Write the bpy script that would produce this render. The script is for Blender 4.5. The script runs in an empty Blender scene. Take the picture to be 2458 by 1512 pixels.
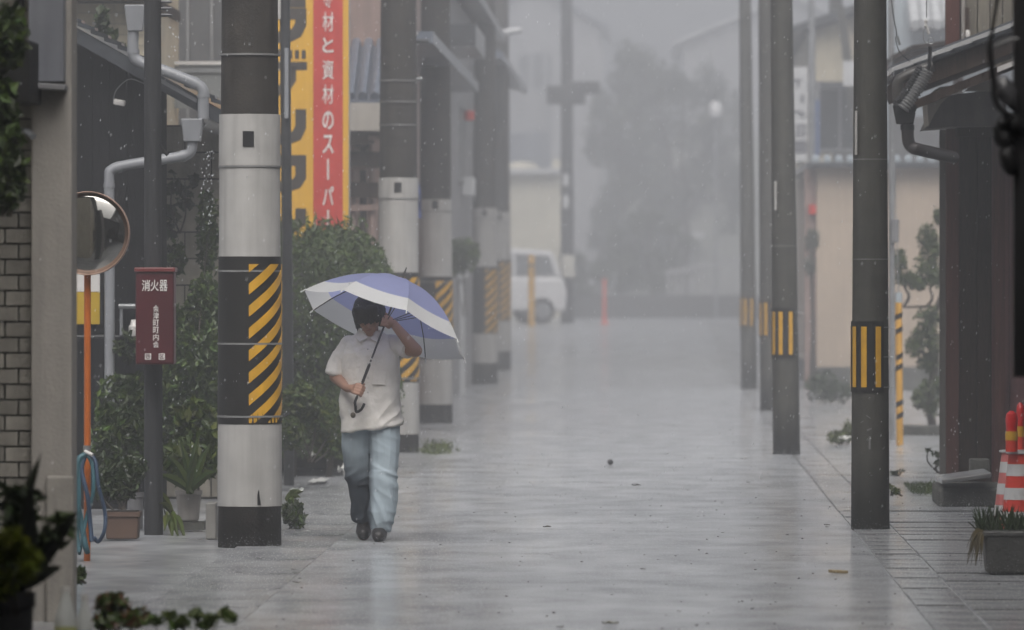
import bpy, bmesh, math, random
import numpy as np
from mathutils import Vector, Matrix, Euler, noise
from math import radians, sin, cos, pi

sc = bpy.context.scene
COL = sc.collection
F = 15480.0            # focal length in the units of the survey grid (2458 wide)
VX, VY = 1560.0, 662.0  # vanishing point of the street in that grid
EYE = 1.67             # eye height, metres

# ------------------------------------------------------------------ camera
cam = bpy.data.cameras.new('camera')
cam.sensor_width = 36.0
cam.lens = F / 2458.0 * 36.0
cam.shift_x = (1229.0 - VX) / 2458.0
cam.shift_y = -(756.0 - VY) / 2458.0
cam.clip_start = 1.0
cam.clip_end = 3000.0
cam.dof.use_dof = True
cam.dof.focus_distance = 41.0
cam.dof.aperture_fstop = 4.2
cam_o = bpy.data.objects.new('camera', cam)
COL.objects.link(cam_o)
cam_o.location = (0, 0, EYE)
cam_o.rotation_euler = (radians(90), 0, 0)
sc.camera = cam_o

# ------------------------------------------------------------------ sky, sun, exposure
SUN_EL, SUN_AZ = radians(54), radians(178)   # azimuth clockwise from +Y: behind the camera, to the right
w = bpy.data.worlds.new('World')
sc.world = w
w.use_nodes = True
nt = w.node_tree
for n in list(nt.nodes):
    nt.nodes.remove(n)
sky = nt.nodes.new('ShaderNodeTexSky')
sky.sky_type = 'NISHITA'
sky.sun_disc = False
sky.sun_elevation = SUN_EL
sky.sun_rotation = SUN_AZ
sky.air_density = 1.0
sky.dust_density = 10.0
sky.ozone_density = 1.0
hs = nt.nodes.new('ShaderNodeHueSaturation')
hs.inputs['Saturation'].default_value = 0.36
bg = nt.nodes.new('ShaderNodeBackground')
bg.inputs['Strength'].default_value = 0.10
wo = nt.nodes.new('ShaderNodeOutputWorld')
nt.links.new(sky.outputs[0], hs.inputs['Color'])
nt.links.new(hs.outputs[0], bg.inputs['Color'])
nt.links.new(bg.outputs[0], wo.inputs['Surface'])

sun = bpy.data.lights.new('sun', 'SUN')
sun.energy = 1.25
sun.angle = radians(50)
sun.color = (1.0, 0.985, 0.965)
sun_o = bpy.data.objects.new('sun', sun)
COL.objects.link(sun_o)
sun_o.rotation_euler = (radians(90) - SUN_EL, 0, pi - SUN_AZ)

vs = sc.view_settings
vs.view_transform = 'Standard'
vs.look = 'None'
vs.exposure = 0.68
vs.gamma = 1.0
vs.use_curve_mapping = False
sc.cycles.max_bounces = 10
sc.cycles.diffuse_bounces = 4
sc.cycles.glossy_bounces = 4
sc.cycles.transmission_bounces = 6
sc.cycles.volume_bounces = 2
sc.cycles.caustics_reflective = False
sc.cycles.caustics_refractive = False
sc.cycles.sample_clamp_indirect = 4.0

HAZE_DENSITY = 0.0086

# ================================================================== helpers
rng = np.random.RandomState(7)
random.seed(7)
ORIGIN = {}


def P(u, v, Y):
    """a surveyed bearing (u, v) at distance Y -> world point"""
    return Vector(((u - VX) * Y / F, Y, EYE - (v - VY) * Y / F))


def X(u, Y):
    return (u - VX) * Y / F


def Z(v, Y):
    return EYE - (v - VY) * Y / F


def gz(y):
    """ground height: level street, gentle ramp up to the cross road"""
    t = min(1.0, max(0.0, (y - 116.0) / 34.0))
    return 0.55 * t * t * (3 - 2 * t)


_mats = {}


def mat(name, col, rough=0.5, var=0.25, scale=6.0, bump=0.0, bscale=40.0, metal=0.0, spec=0.5,
        stretch=None, island=0.0, coat=0.0, trans=0.0, alpha=1.0, col2=None, transluc=0.0, streak=0.0, hue=0.0, objvar=0.0):
    if name in _mats:
        return _mats[name]
    m = bpy.data.materials.new(name)
    m.use_nodes = True
    t = m.node_tree
    b = t.nodes['Principled BSDF']
    b.inputs['Roughness'].default_value = rough
    b.inputs['Metallic'].default_value = metal
    b.inputs['Specular IOR Level'].default_value = spec
    b.inputs['Coat Weight'].default_value = coat
    b.inputs['Coat Roughness'].default_value = 0.15
    b.inputs['Transmission Weight'].default_value = trans
    b.inputs['Alpha'].default_value = alpha
    c1 = tuple(col) + (1,)
    if col2 is None:
        c0 = tuple(max(0, c * (1 - var)) for c in col) + (1,)
        c2 = tuple(min(1, c * (1 + var)) for c in col) + (1,)
    else:
        c0, c2 = c1, tuple(col2) + (1,)
    tc = t.nodes.new('ShaderNodeTexCoord')
    mp = t.nodes.new('ShaderNodeMapping')
    t.links.new(tc.outputs['Object'], mp.inputs['Vector'])
    if stretch:
        mp.inputs['Scale'].default_value = stretch
    ns = t.nodes.new('ShaderNodeTexNoise')
    ns.inputs['Scale'].default_value = scale
    ns.inputs['Detail'].default_value = 6
    ns.inputs['Roughness'].default_value = 0.62
    t.links.new(mp.outputs[0], ns.inputs['Vector'])
    cr = t.nodes.new('ShaderNodeValToRGB')
    cr.color_ramp.elements[0].position = 0.32
    cr.color_ramp.elements[1].position = 0.70
    cr.color_ramp.elements[0].color = c0
    cr.color_ramp.elements[1].color = c2
    t.links.new(ns.outputs['Fac'], cr.inputs['Fac'])
    out = cr.outputs[0]
    if streak > 0:      # vertical rain-wash stains
        mp2 = t.nodes.new('ShaderNodeMapping')
        mp2.inputs['Scale'].default_value = (9, 9, 0.55)
        t.links.new(tc.outputs['Object'], mp2.inputs['Vector'])
        n2 = t.nodes.new('ShaderNodeTexNoise')
        n2.inputs['Scale'].default_value = 1.6
        n2.inputs['Detail'].default_value = 5
        t.links.new(mp2.outputs[0], n2.inputs['Vector'])
        r2 = t.nodes.new('ShaderNodeMapRange')
        r2.inputs['From Min'].default_value = 0.42
        r2.inputs['From Max'].default_value = 0.72
        r2.inputs['To Min'].default_value = 1.0
        r2.inputs['To Max'].default_value = 1.0 - streak
        t.links.new(n2.outputs['Fac'], r2.inputs['Value'])
        mx = t.nodes.new('ShaderNodeMixRGB')
        mx.blend_type = 'MULTIPLY'
        mx.inputs['Fac'].default_value = 1
        t.links.new(out, mx.inputs['Color1'])
        t.links.new(r2.outputs[0], mx.inputs['Color2'])
        out = mx.outputs[0]
    if objvar > 0:      # each laid piece has its own tone and its own grain
        oi = t.nodes.new('ShaderNodeObjectInfo')
        ro = t.nodes.new('ShaderNodeMapRange')
        ro.inputs['To Min'].default_value = 1 - objvar
        ro.inputs['To Max'].default_value = 1 + objvar
        t.links.new(oi.outputs['Random'], ro.inputs['Value'])
        ho = t.nodes.new('ShaderNodeHueSaturation')
        t.links.new(out, ho.inputs['Color'])
        t.links.new(ro.outputs[0], ho.inputs['Value'])
        out = ho.outputs[0]
        ad = t.nodes.new('ShaderNodeVectorMath')
        ad.operation = 'ADD'
        sc_ = t.nodes.new('ShaderNodeVectorMath')
        sc_.operation = 'SCALE'
        sc_.inputs['Scale'].default_value = 3.0
        t.links.new(oi.outputs['Location'], sc_.inputs[0])
        t.links.new(tc.outputs['Object'], ad.inputs[0])
        t.links.new(sc_.outputs[0], ad.inputs[1])
        t.links.new(ad.outputs[0], mp.inputs['Vector'])
    if island > 0 or hue > 0:
        ge = t.nodes.new('ShaderNodeNewGeometry')
        mr = t.nodes.new('ShaderNodeMapRange')
        mr.inputs['To Min'].default_value = 1 - island
        mr.inputs['To Max'].default_value = 1 + island
        t.links.new(ge.outputs['Random Per Island'], mr.inputs['Value'])
        h = t.nodes.new('ShaderNodeHueSaturation')
        t.links.new(out, h.inputs['Color'])
        t.links.new(mr.outputs[0], h.inputs['Value'])
        if hue > 0:
            wn = t.nodes.new('ShaderNodeTexWhiteNoise')
            wn.noise_dimensions = '1D'
            t.links.new(ge.outputs['Random Per Island'], wn.inputs['W'])
            mh = t.nodes.new('ShaderNodeMapRange')
            mh.inputs['To Min'].default_value = 0.5 - hue
            mh.inputs['To Max'].default_value = 0.5 + hue * 0.4
            t.links.new(wn.outputs['Value'], mh.inputs['Value'])
            t.links.new(mh.outputs[0], h.inputs['Hue'])
        out = h.outputs[0]
    t.links.new(out, b.inputs['Base Color'])
    if bump > 0:
        nb = t.nodes.new('ShaderNodeTexNoise')
        nb.inputs['Scale'].default_value = bscale
        nb.inputs['Detail'].default_value = 5
        t.links.new(mp.outputs[0], nb.inputs['Vector'])
        bp = t.nodes.new('ShaderNodeBump')
        bp.inputs['Strength'].default_value = bump
        bp.inputs['Distance'].default_value = 0.02
        t.links.new(nb.outputs['Fac'], bp.inputs['Height'])
        t.links.new(bp.outputs[0], b.inputs['Normal'])
    if transluc > 0:
        tr = t.nodes.new('ShaderNodeBsdfTranslucent')
        t.links.new(out, tr.inputs['Color'])
        mixs = t.nodes.new('ShaderNodeMixShader')
        mixs.inputs[0].default_value = transluc
        t.links.new(b.outputs[0], mixs.inputs[1])
        t.links.new(tr.outputs[0], mixs.inputs[2])
        t.links.new(mixs.outputs[0], t.nodes['Material Output'].inputs['Surface'])
    _mats[name] = m
    return m


def tag(o, label=None, cat=None, group=None, kind=None):
    if label:
        o['label'] = label
    if cat:
        o['category'] = cat
    if group:
        o['group'] = group
    if kind:
        o['kind'] = kind
    return o


def thing(name, label, cat, loc, group=None, rz=0.0):
    o = bpy.data.objects.new(name, None)
    o.empty_display_size = 0.2
    COL.objects.link(o)
    o.location = loc
    o.rotation_euler = (0, 0, rz)
    ORIGIN[o.name] = Vector(loc)
    tag(o, label, cat, group)
    return o


def link_mesh(name, me, parent=None, at=None, rot=None, scale=None):
    """one more object of a shared mesh, placed in world space"""
    o = bpy.data.objects.new(name, me)
    COL.objects.link(o)
    at = Vector(at) if at is not None else (ORIGIN[parent.name] if parent else Vector((0, 0, 0)))
    if parent:
        o.parent = parent
        o.location = at - ORIGIN[parent.name]
    else:
        o.location = at
    ORIGIN[o.name] = at
    if rot:
        o.rotation_euler = rot
    if scale:
        o.scale = scale
    return o


class MB:
    """collects vertices and faces of ONE mesh"""

    def __init__(s):
        s.v, s.f, s.mi, s.cur = [], [], [], 0

    def add(s, vs, fs):
        b = len(s.v)
        s.v.extend([tuple(p) for p in vs])
        for f in fs:
            s.f.append(tuple(b + i for i in f))
            s.mi.append(s.cur)
        return s

    def box(s, c, d, rot=None, taper=1.0):
        c = Vector(c)
        hx, hy, hz = d[0] / 2, d[1] / 2, d[2] / 2
        pts = []
        for z in (-1, 1):
            k = taper if z > 0 else 1.0
            for x, y in ((-1, -1), (1, -1), (1, 1), (-1, 1)):
                pts.append(Vector((x * hx * k, y * hy * k, z * hz)))
        if rot:
            R = Euler(rot).to_matrix()
            pts = [R @ p for p in pts]
        pts = [p + c for p in pts]
        return s.add(pts, [(3, 2, 1, 0), (4, 5, 6, 7), (0, 1, 5, 4), (1, 2, 6, 5), (2, 3, 7, 6), (3, 0, 4, 7)])

    def box2(s, a, b):
        a, b = Vector(a), Vector(b)
        return s.box((a + b) / 2, (abs(b.x - a.x), abs(b.y - a.y), abs(b.z - a.z)))

    def tube(s, pts, r, n=8, caps=True):
        pts = [Vector(p) for p in pts]
        rs = r if isinstance(r, (list, tuple)) else [r] * len(pts)
        rings, prev = [], None
        base = len(s.v)
        for i, p in enumerate(pts):
            a = pts[max(0, i - 1)]
            b = pts[min(len(pts) - 1, i + 1)]
            t = (b - a).normalized()
            if prev is None:
                ref = Vector((0, 0, 1)) if abs(t.z) < 0.9 else Vector((1, 0, 0))
                e1 = t.cross(ref).normalized()
            else:
                e1 = (prev - t * prev.dot(t)).normalized()
            prev = e1
            e2 = t.cross(e1)
            for k in range(n):
                a2 = 2 * pi * k / n
                s.v.append(tuple(p + (e1 * cos(a2) + e2 * sin(a2)) * rs[i]))
        for i in range(len(pts) - 1):
            for k in range(n):
                k2 = (k + 1) % n
                s.f.append((base + i * n + k, base + i * n + k2, base + (i + 1) * n + k2, base + (i + 1) * n + k))
                s.mi.append(s.cur)
        if caps:
            s.f.append(tuple(base + k for k in reversed(range(n))))
            s.f.append(tuple(base + (len(pts) - 1) * n + k for k in range(n)))
            s.mi += [s.cur, s.cur]
        return s

    def lathe(s, prof, c=(0, 0, 0), n=24, axis='z', caps=True):
        base = len(s.v)
        c = Vector(c)
        for r, z in prof:
            for k in range(n):
                a = 2 * pi * k / n
                if axis == 'z':
                    p = Vector((r * cos(a), r * sin(a), z))
                else:
                    p = Vector((r * cos(a), -z, r * sin(a)))
                s.v.append(tuple(c + p))
        for i in range(len(prof) - 1):
            for k in range(n):
                k2 = (k + 1) % n
                s.f.append((base + i * n + k, base + i * n + k2, base + (i + 1) * n + k2, base + (i + 1) * n + k))
                s.mi.append(s.cur)
        if caps:
            s.f.append(tuple(base + k for k in reversed(range(n))))
            s.f.append(tuple(base + (len(prof) - 1) * n + k for k in range(n)))
            s.mi += [s.cur, s.cur]
        return s

    def prism(s, poly, y0, y1):
        """polygon of (x, z) extruded from y0 to y1"""
        n = len(poly)
        vs = [(x, y0, z) for x, z in poly] + [(x, y1, z) for x, z in poly]
        fs = [tuple(range(n)), tuple(reversed(range(n, 2 * n)))]
        for i in range(n):
            j = (i + 1) % n
            fs.append((j, i, n + i, n + j))
        return s.add(vs, fs)

    def ell(s, c, r, n=12, m=8, rot=None):
        c = Vector(c)
        R = Euler(rot).to_matrix() if rot else None
        vs = []
        for i in range(1, m):
            th = pi * i / m
            for k in range(n):
                a = 2 * pi * k / n
                vs.append(Vector((r[0] * sin(th) * cos(a), r[1] * sin(th) * sin(a), r[2] * cos(th))))
        vs.append(Vector((0, 0, r[2])))
        vs.append(Vector((0, 0, -r[2])))
        if R:
            vs = [R @ p for p in vs]
        vs = [p + c for p in vs]
        fs = []
        for i in range(m - 2):
            for k in range(n):
                k2 = (k + 1) % n
                fs.append((i * n + k, (i + 1) * n + k, (i + 1) * n + k2, i * n + k2))
        t, b = len(vs) - 2, len(vs) - 1
        for k in range(n):
            k2 = (k + 1) % n
            fs.append((t, k, k2))
            fs.append((b, (m - 2) * n + k2, (m - 2) * n + k))
        return s.add(vs, fs)

    def leaves(s, pts, size, aspect=0.5, droop=0.3, jit=0.4):
        """a small folded diamond leaf at each point"""
        pts = np.asarray(pts)
        n = len(pts)
        d = rng.normal(size=(n, 3))
        d[:, 2] -= droop
        d /= np.linalg.norm(d, axis=1)[:, None]
        r = rng.normal(size=(n, 3))
        sd = np.cross(d, r)
        sd /= np.linalg.norm(sd, axis=1)[:, None]
        nn = np.cross(d, sd)
        L = size * (1 + jit * rng.uniform(-1, 1, size=(n, 1)))
        a = pts - d * L * 0.5
        t = pts + d * L * 0.5
        l = pts - d * L * 0.05 + sd * L * aspect * 0.5 + nn * L * 0.12
        q = pts - d * L * 0.05 - sd * L * aspect * 0.5 + nn * L * 0.12
        V = np.stack([a, l, t, q], axis=1).reshape(-1, 3)
        b = len(s.v)
        s.v.extend(map(tuple, V.tolist()))
        for i in range(n):
            s.f.append((b + 4 * i, b + 4 * i + 1, b + 4 * i + 2, b + 4 * i + 3))
            s.mi.append(s.cur)
        return s

    def mesh(s, name, mats, origin=(0, 0, 0), smooth=False):
        me = bpy.data.meshes.new(name)
        o = Vector(origin)
        me.from_pydata([(p[0] - o.x, p[1] - o.y, p[2] - o.z) for p in s.v], [], s.f)
        if not isinstance(mats, (list, tuple)):
            mats = [mats]
        for m in mats:
            me.materials.append(m)
        if len(mats) > 1:
            me.polygons.foreach_set('material_index', s.mi)
        if smooth:
            me.polygons.foreach_set('use_smooth', [True] * len(me.polygons))
        me.update()
        if smooth:
            me.set_sharp_from_angle(angle=radians(38))
        return me

    def build(s, name, mats, parent=None, smooth=False, loc=None, local=False, kind=None):
        """local=True: coordinates are already the parent's own"""
        if parent is not None:
            org = Vector((0, 0, 0)) if local else ORIGIN[parent.name]
        elif loc is not None:
            org = Vector(loc)
        else:
            a = np.array(s.v)
            org = Vector(((a[:, 0].min() + a[:, 0].max()) / 2, (a[:, 1].min() + a[:, 1].max()) / 2, a[:, 2].min()))
        me = s.mesh(name, mats, org, smooth)
        o = bpy.data.objects.new(name, me)
        COL.objects.link(o)
        if parent is not None:
            o.parent = parent
            ORIGIN[o.name] = ORIGIN[parent.name]
        else:
            o.location = org
            ORIGIN[o.name] = org
        if kind:
            o['kind'] = kind
        return o


def bevel(o, width=0.01, seg=2):
    b = o.modifiers.new('bevel', 'BEVEL')
    b.width = width
    b.segments = seg
    b.limit_method = 'ANGLE'
    b.angle_limit = radians(35)
    return o


def blob_pts(c, r, n, shell=0.55):
    d = rng.normal(size=(n, 3))
    d /= np.linalg.norm(d, axis=1)[:, None]
    rad = (shell + (1 - shell) * rng.uniform(size=(n, 1))) ** 0.7
    return np.asarray(c) + d * rad * np.asarray(r)


def spline(pts, n=8):
    """Catmull-Rom through points"""
    pts = [Vector(p) for p in pts]
    out = []
    for i in range(len(pts) - 1):
        p0 = pts[max(0, i - 1)]
        p1, p2 = pts[i], pts[i + 1]
        p3 = pts[min(len(pts) - 1, i + 2)]
        for k in range(n):
            t = k / n
            out.append(0.5 * ((2 * p1) + (p2 - p0) * t + (2 * p0 - 5 * p1 + 4 * p2 - p3) * t * t + (3 * p1 - p0 - 3 * p2 + p3) * t ** 3))
    out.append(pts[-1])
    return out


def text_mesh(txt, size, extrude=0.004, offset=0.0, sx=1.0, sy=1.0):
    """mesh of a line of lettering, centred, standing in the XZ plane and facing -Y"""
    c = bpy.data.curves.new('lettering', 'FONT')
    c.body = txt
    c.size = size
    c.extrude = extrude
    c.offset = offset
    c.resolution_u = 4
    o = bpy.data.objects.new('lettering', c)
    COL.objects.link(o)
    dg = bpy.context.evaluated_depsgraph_get()
    me = bpy.data.meshes.new_from_object(o.evaluated_get(dg))
    bpy.data.objects.remove(o)
    a = np.array([v.co[:] for v in me.vertices])
    cx, cy = (a[:, 0].min() + a[:, 0].max()) / 2, (a[:, 1].min() + a[:, 1].max()) / 2
    for v in me.vertices:
        x, y, z = v.co
        v.co = ((x - cx) * sx, -z, (y - cy) * sy)
    return me


def remeshed(mb, voxel, smooth_it=6, factor=0.5, wrinkle=None):
    """union of closed shapes as one continuous surface"""
    me = mb.mesh('raw', [])
    o = bpy.data.objects.new('raw', me)
    COL.objects.link(o)
    r = o.modifiers.new('r', 'REMESH')
    r.mode = 'VOXEL'
    r.voxel_size = voxel
    s = o.modifiers.new('s', 'SMOOTH')
    s.iterations = smooth_it
    s.factor = factor
    dg = bpy.context.evaluated_depsgraph_get()
    out = bpy.data.meshes.new_from_object(o.evaluated_get(dg))
    bpy.data.objects.remove(o)
    if wrinkle:
        out.update()
        nor = [v.normal.copy() for v in out.vertices]
        for v, n in zip(out.vertices, nor):
            v.co = v.co + n * wrinkle(v.co)
    out.polygons.foreach_set('use_smooth', [True] * len(out.polygons))
    out.update()
    return out


def capsule(mb, p0, p1, r0, r1, n=14, flat=False):
    p0, p1 = Vector(p0), Vector(p1)
    t = (p1 - p0).normalized()
    if flat:
        mb.tube([p0, p1], [r0, r1], n)
        return
    pts, rs = [], []
    for k in range(5):
        a = pi / 2 * k / 4
        pts.append(p0 - t * r0 * cos(a))
        rs.append(max(0.0006, r0 * sin(a)))
    for k in range(5):
        a = pi / 2 * k / 4
        pts.append(p1 + t * r1 * sin(a))
        rs.append(max(0.0006, r1 * cos(a)))
    mb.tube(pts, rs, n)


# ================================================================== materials
M = {}
M['concrete_pole'] = mat('concrete_pole', (0.044, 0.039, 0.034), 0.6, 0.35, 5, 0.25, 60, streak=0.35, spec=0.3)
M['concrete_pole_r'] = mat('concrete_pole_right', (0.070, 0.068, 0.059), 0.6, 0.25, 7, 0.2, 70, streak=0.3, spec=0.3)
M['white_wrap'] = mat('white_wrap', (0.46, 0.452, 0.438), 0.8, 0.12, 3, 0.04, 20, streak=0.22, spec=0.08)
M['black_wrap'] = mat('black_wrap', (0.018, 0.0175, 0.0165), 0.5, 0.3, 6, 0.1, 60, spec=0.3)
M['yellow'] = mat('yellow_reflective', (0.66, 0.36, 0.025), 0.4, 0.16, 8, 0.03, 60, streak=0.12)
M['steel'] = mat('galvanised_steel', (0.32, 0.33, 0.34), 0.4, 0.2, 8, metal=0.5)
M['steel_dark'] = mat('dark_steel', (0.035, 0.036, 0.038), 0.45, 0.3, 8, spec=0.4)
M['grey_wrap'] = mat('dull_strap', (0.20, 0.20, 0.20), 0.5, 0.2, 8)
M['concrete'] = mat('wet_concrete', (0.13, 0.128, 0.122), 0.32, 0.3, 5, 0.35, 45)
M['concrete_pale'] = mat('pale_concrete', (0.30, 0.29, 0.27), 0.6, 0.2, 4, 0.2, 50, streak=0.25)
M['black'] = mat('matt_black', (0.012, 0.012, 0.013), 0.55, 0.3, 8, spec=0.3)
M['pvc'] = mat('grey_pvc_pipe', (0.26, 0.27, 0.29), 0.35, 0.08, 6, streak=0.12)
M['dark_wood'] = mat('dark_weathered_wood', (0.044, 0.029, 0.022), 0.7, 0.6, 9, 0.5, 30, stretch=(8, 8, 0.6), spec=0.12, objvar=0.35, streak=0.4)
M['red_wood'] = mat('red_brown_wood', (0.085, 0.033, 0.026), 0.65, 0.4, 7, 0.4, 30, stretch=(8, 8, 0.5), spec=0.25)
M['red_paint'] = mat('red_painted_board', (0.15, 0.055, 0.055), 0.6, 0.3, 6, 0.2, 30, streak=0.3)
M['charred'] = mat('charred_board', (0.010, 0.010, 0.0115), 0.75, 0.4, 7, 0.4, 30, stretch=(6, 6, 0.7), spec=0.12, objvar=0.3)
M['cream'] = mat('cream_stucco', (0.49, 0.395, 0.305), 0.7, 0.08, 2, 0.1, 80, streak=0.12)
M['cream2'] = mat('cream_siding', (0.60, 0.535, 0.40), 0.6, 0.12, 3, streak=0.2)
M['beige_block'] = mat('beige_block', (0.40, 0.37, 0.31), 0.6, 0.2, 5, 0.3, 50, streak=0.25, objvar=0.15)
M['grey_wall'] = mat('grey_render', (0.36, 0.36, 0.37), 0.6, 0.1, 2, streak=0.2)
M['white_wall'] = mat('white_render', (0.58, 0.59, 0.60), 0.6, 0.07, 2, streak=0.18)
M['bluewhite'] = mat('blue_white_siding', (0.40, 0.46, 0.50), 0.5, 0.06, 2, streak=0.15)
M['pink_wall'] = mat('pink_brown_siding', (0.33, 0.23, 0.20), 0.6, 0.14, 4, streak=0.25)
M['dark_wall'] = mat('dark_grey_metal_wall', (0.085, 0.085, 0.085), 0.55, 0.15, 3, streak=0.2)
M['roof_tile'] = mat('dark_glazed_tile', (0.045, 0.05, 0.058), 0.28, 0.3, 6, coat=0.3, objvar=0.25)
M['roof_blue'] = mat('blue_grey_tile', (0.13, 0.15, 0.19), 0.3, 0.25, 6, coat=0.2)
M['glass_dark'] = mat('dark_glass', (0.03, 0.035, 0.04), 0.08, 0.2, 3, coat=0.5)
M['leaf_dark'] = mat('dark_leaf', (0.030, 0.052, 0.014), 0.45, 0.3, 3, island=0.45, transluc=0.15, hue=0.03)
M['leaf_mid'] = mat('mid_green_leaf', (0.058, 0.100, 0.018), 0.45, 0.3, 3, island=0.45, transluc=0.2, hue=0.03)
M['leaf_light'] = mat('light_green_leaf', (0.088, 0.12, 0.022), 0.45, 0.3, 3, island=0.4, transluc=0.25, hue=0.03)
M['leaf_yellow'] = mat('yellow_green_leaf', (0.24, 0.29, 0.03), 0.45, 0.3, 3, island=0.4, transluc=0.25, hue=0.02)
M['leaf_red'] = mat('reddish_leaf', (0.13, 0.055, 0.030), 0.5, 0.3, 3, island=0.4, transluc=0.2)
M['leaf_grey'] = mat('grey_green_leaf', (0.10, 0.115, 0.085), 0.5, 0.3, 2, island=0.35, transluc=0.2, hue=0.02)
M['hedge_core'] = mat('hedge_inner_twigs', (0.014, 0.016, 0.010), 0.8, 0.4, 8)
M['bark'] = mat('wet_bark', (0.045, 0.036, 0.028), 0.7, 0.4, 9, 0.5, 30, stretch=(5, 5, 1))
M['skin'] = mat('skin', (0.40, 0.23, 0.165), 0.5, 0.1, 12, spec=0.4)
M['hair'] = mat('black_hair', (0.014, 0.012, 0.011), 0.42, 0.4, 30, 0.5, 60, stretch=(6, 6, 0.8))
M['shirt'] = mat('white_cotton_shirt', (0.83, 0.80, 0.755), 0.75, 0.10, 5, 0.4, 26, spec=0.25)
M['shoe'] = mat('dark_shoe', (0.022, 0.020, 0.020), 0.4, 0.3, 9)
M['lilac'] = mat('lilac_nylon', (0.47, 0.51, 0.84), 0.4, 0.05, 4, transluc=0.62)
M['white_nylon'] = mat('white_nylon', (0.88, 0.89, 0.89), 0.4, 0.04, 4, transluc=0.5)
M['sign_yellow'] = mat('sign_yellow', (0.75, 0.42, 0.03), 0.4, 0.05, 2, streak=0.1)
M['sign_red'] = mat('sign_red', (0.55, 0.05, 0.035), 0.4, 0.08, 3, streak=0.1)
M['sign_black'] = mat('sign_black', (0.045, 0.036, 0.028), 0.45, 0.15, 4)
M['letter_white'] = mat('letter_white', (0.68, 0.66, 0.64), 0.45, 0.08, 8)
M['orange_paint'] = mat('orange_paint', (0.55, 0.145, 0.025), 0.35, 0.15, 5, streak=0.2)
M['rim_orange'] = mat('faded_orange_rim', (0.40, 0.26, 0.20), 0.4, 0.2, 5)
M['mirror'] = mat('mirror_glass', (0.55, 0.54, 0.51), 0.05, 0.05, 3, metal=1.0)
M['ext_red'] = mat('extinguisher_red', (0.075, 0.006, 0.011), 0.45, 0.15, 5, streak=0.15)
M['cone_red'] = mat('cone_red', (0.62, 0.045, 0.025), 0.35, 0.1, 5)
M['cone_pink'] = mat('faded_cone_red', (0.58, 0.16, 0.15), 0.4, 0.1, 5)
M['cone_white'] = mat('cone_white', (0.58, 0.58, 0.58), 0.4, 0.08, 5, streak=0.1)
M['lamp_red'] = mat('red_lamp_plastic', (0.60, 0.012, 0.012), 0.15, 0.1, 5, coat=0.5)
M['teal'] = mat('teal_hose', (0.05, 0.135, 0.165), 0.4, 0.15, 5)
M['hose_blue'] = mat('blue_hose', (0.045, 0.075, 0.13), 0.4, 0.15, 5)
M['terracotta'] = mat('brown_planter', (0.12, 0.075, 0.055), 0.7, 0.2, 6, streak=0.2)
M['pot_white'] = mat('off_white_pot', (0.30, 0.28, 0.26), 0.5, 0.12, 6, streak=0.3)
M['pot_grey'] = mat('grey_pot', (0.20, 0.20, 0.21), 0.5, 0.12, 6, streak=0.2)
M['stone'] = mat('mossy_stone', (0.085, 0.085, 0.075), 0.6, 0.4, 6, 0.5, 30)
M['soil'] = mat('soil', (0.02, 0.016, 0.012), 0.8, 0.4, 20, 0.5, 50)
M['car_glass'] = mat('car_glass', (0.16, 0.17, 0.18), 0.1, 0.15, 3, coat=0.5)
M['car_white'] = mat('car_white', (0.72, 0.72, 0.73), 0.2, 0.03, 2, coat=0.6)
M['plastic_clear'] = mat('clear_plastic', (0.75, 0.77, 0.75), 0.15, 0.05, 4, trans=0.5, transluc=0.3)
M['blue_cloth'] = mat('blue_banner', (0.10, 0.15, 0.42), 0.6, 0.1, 4, transluc=0.3)
M['paper_white'] = mat('wet_white_scrap', (0.60, 0.60, 0.58), 0.5, 0.1, 6)
M['twig'] = mat('pale_wood', (0.33, 0.25, 0.13), 0.6, 0.2, 12)
M['drop'] = mat('water_drop', (0.85, 0.87, 0.9), 0.05, 0.02, 4, coat=1.0, transluc=0.4)


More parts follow.
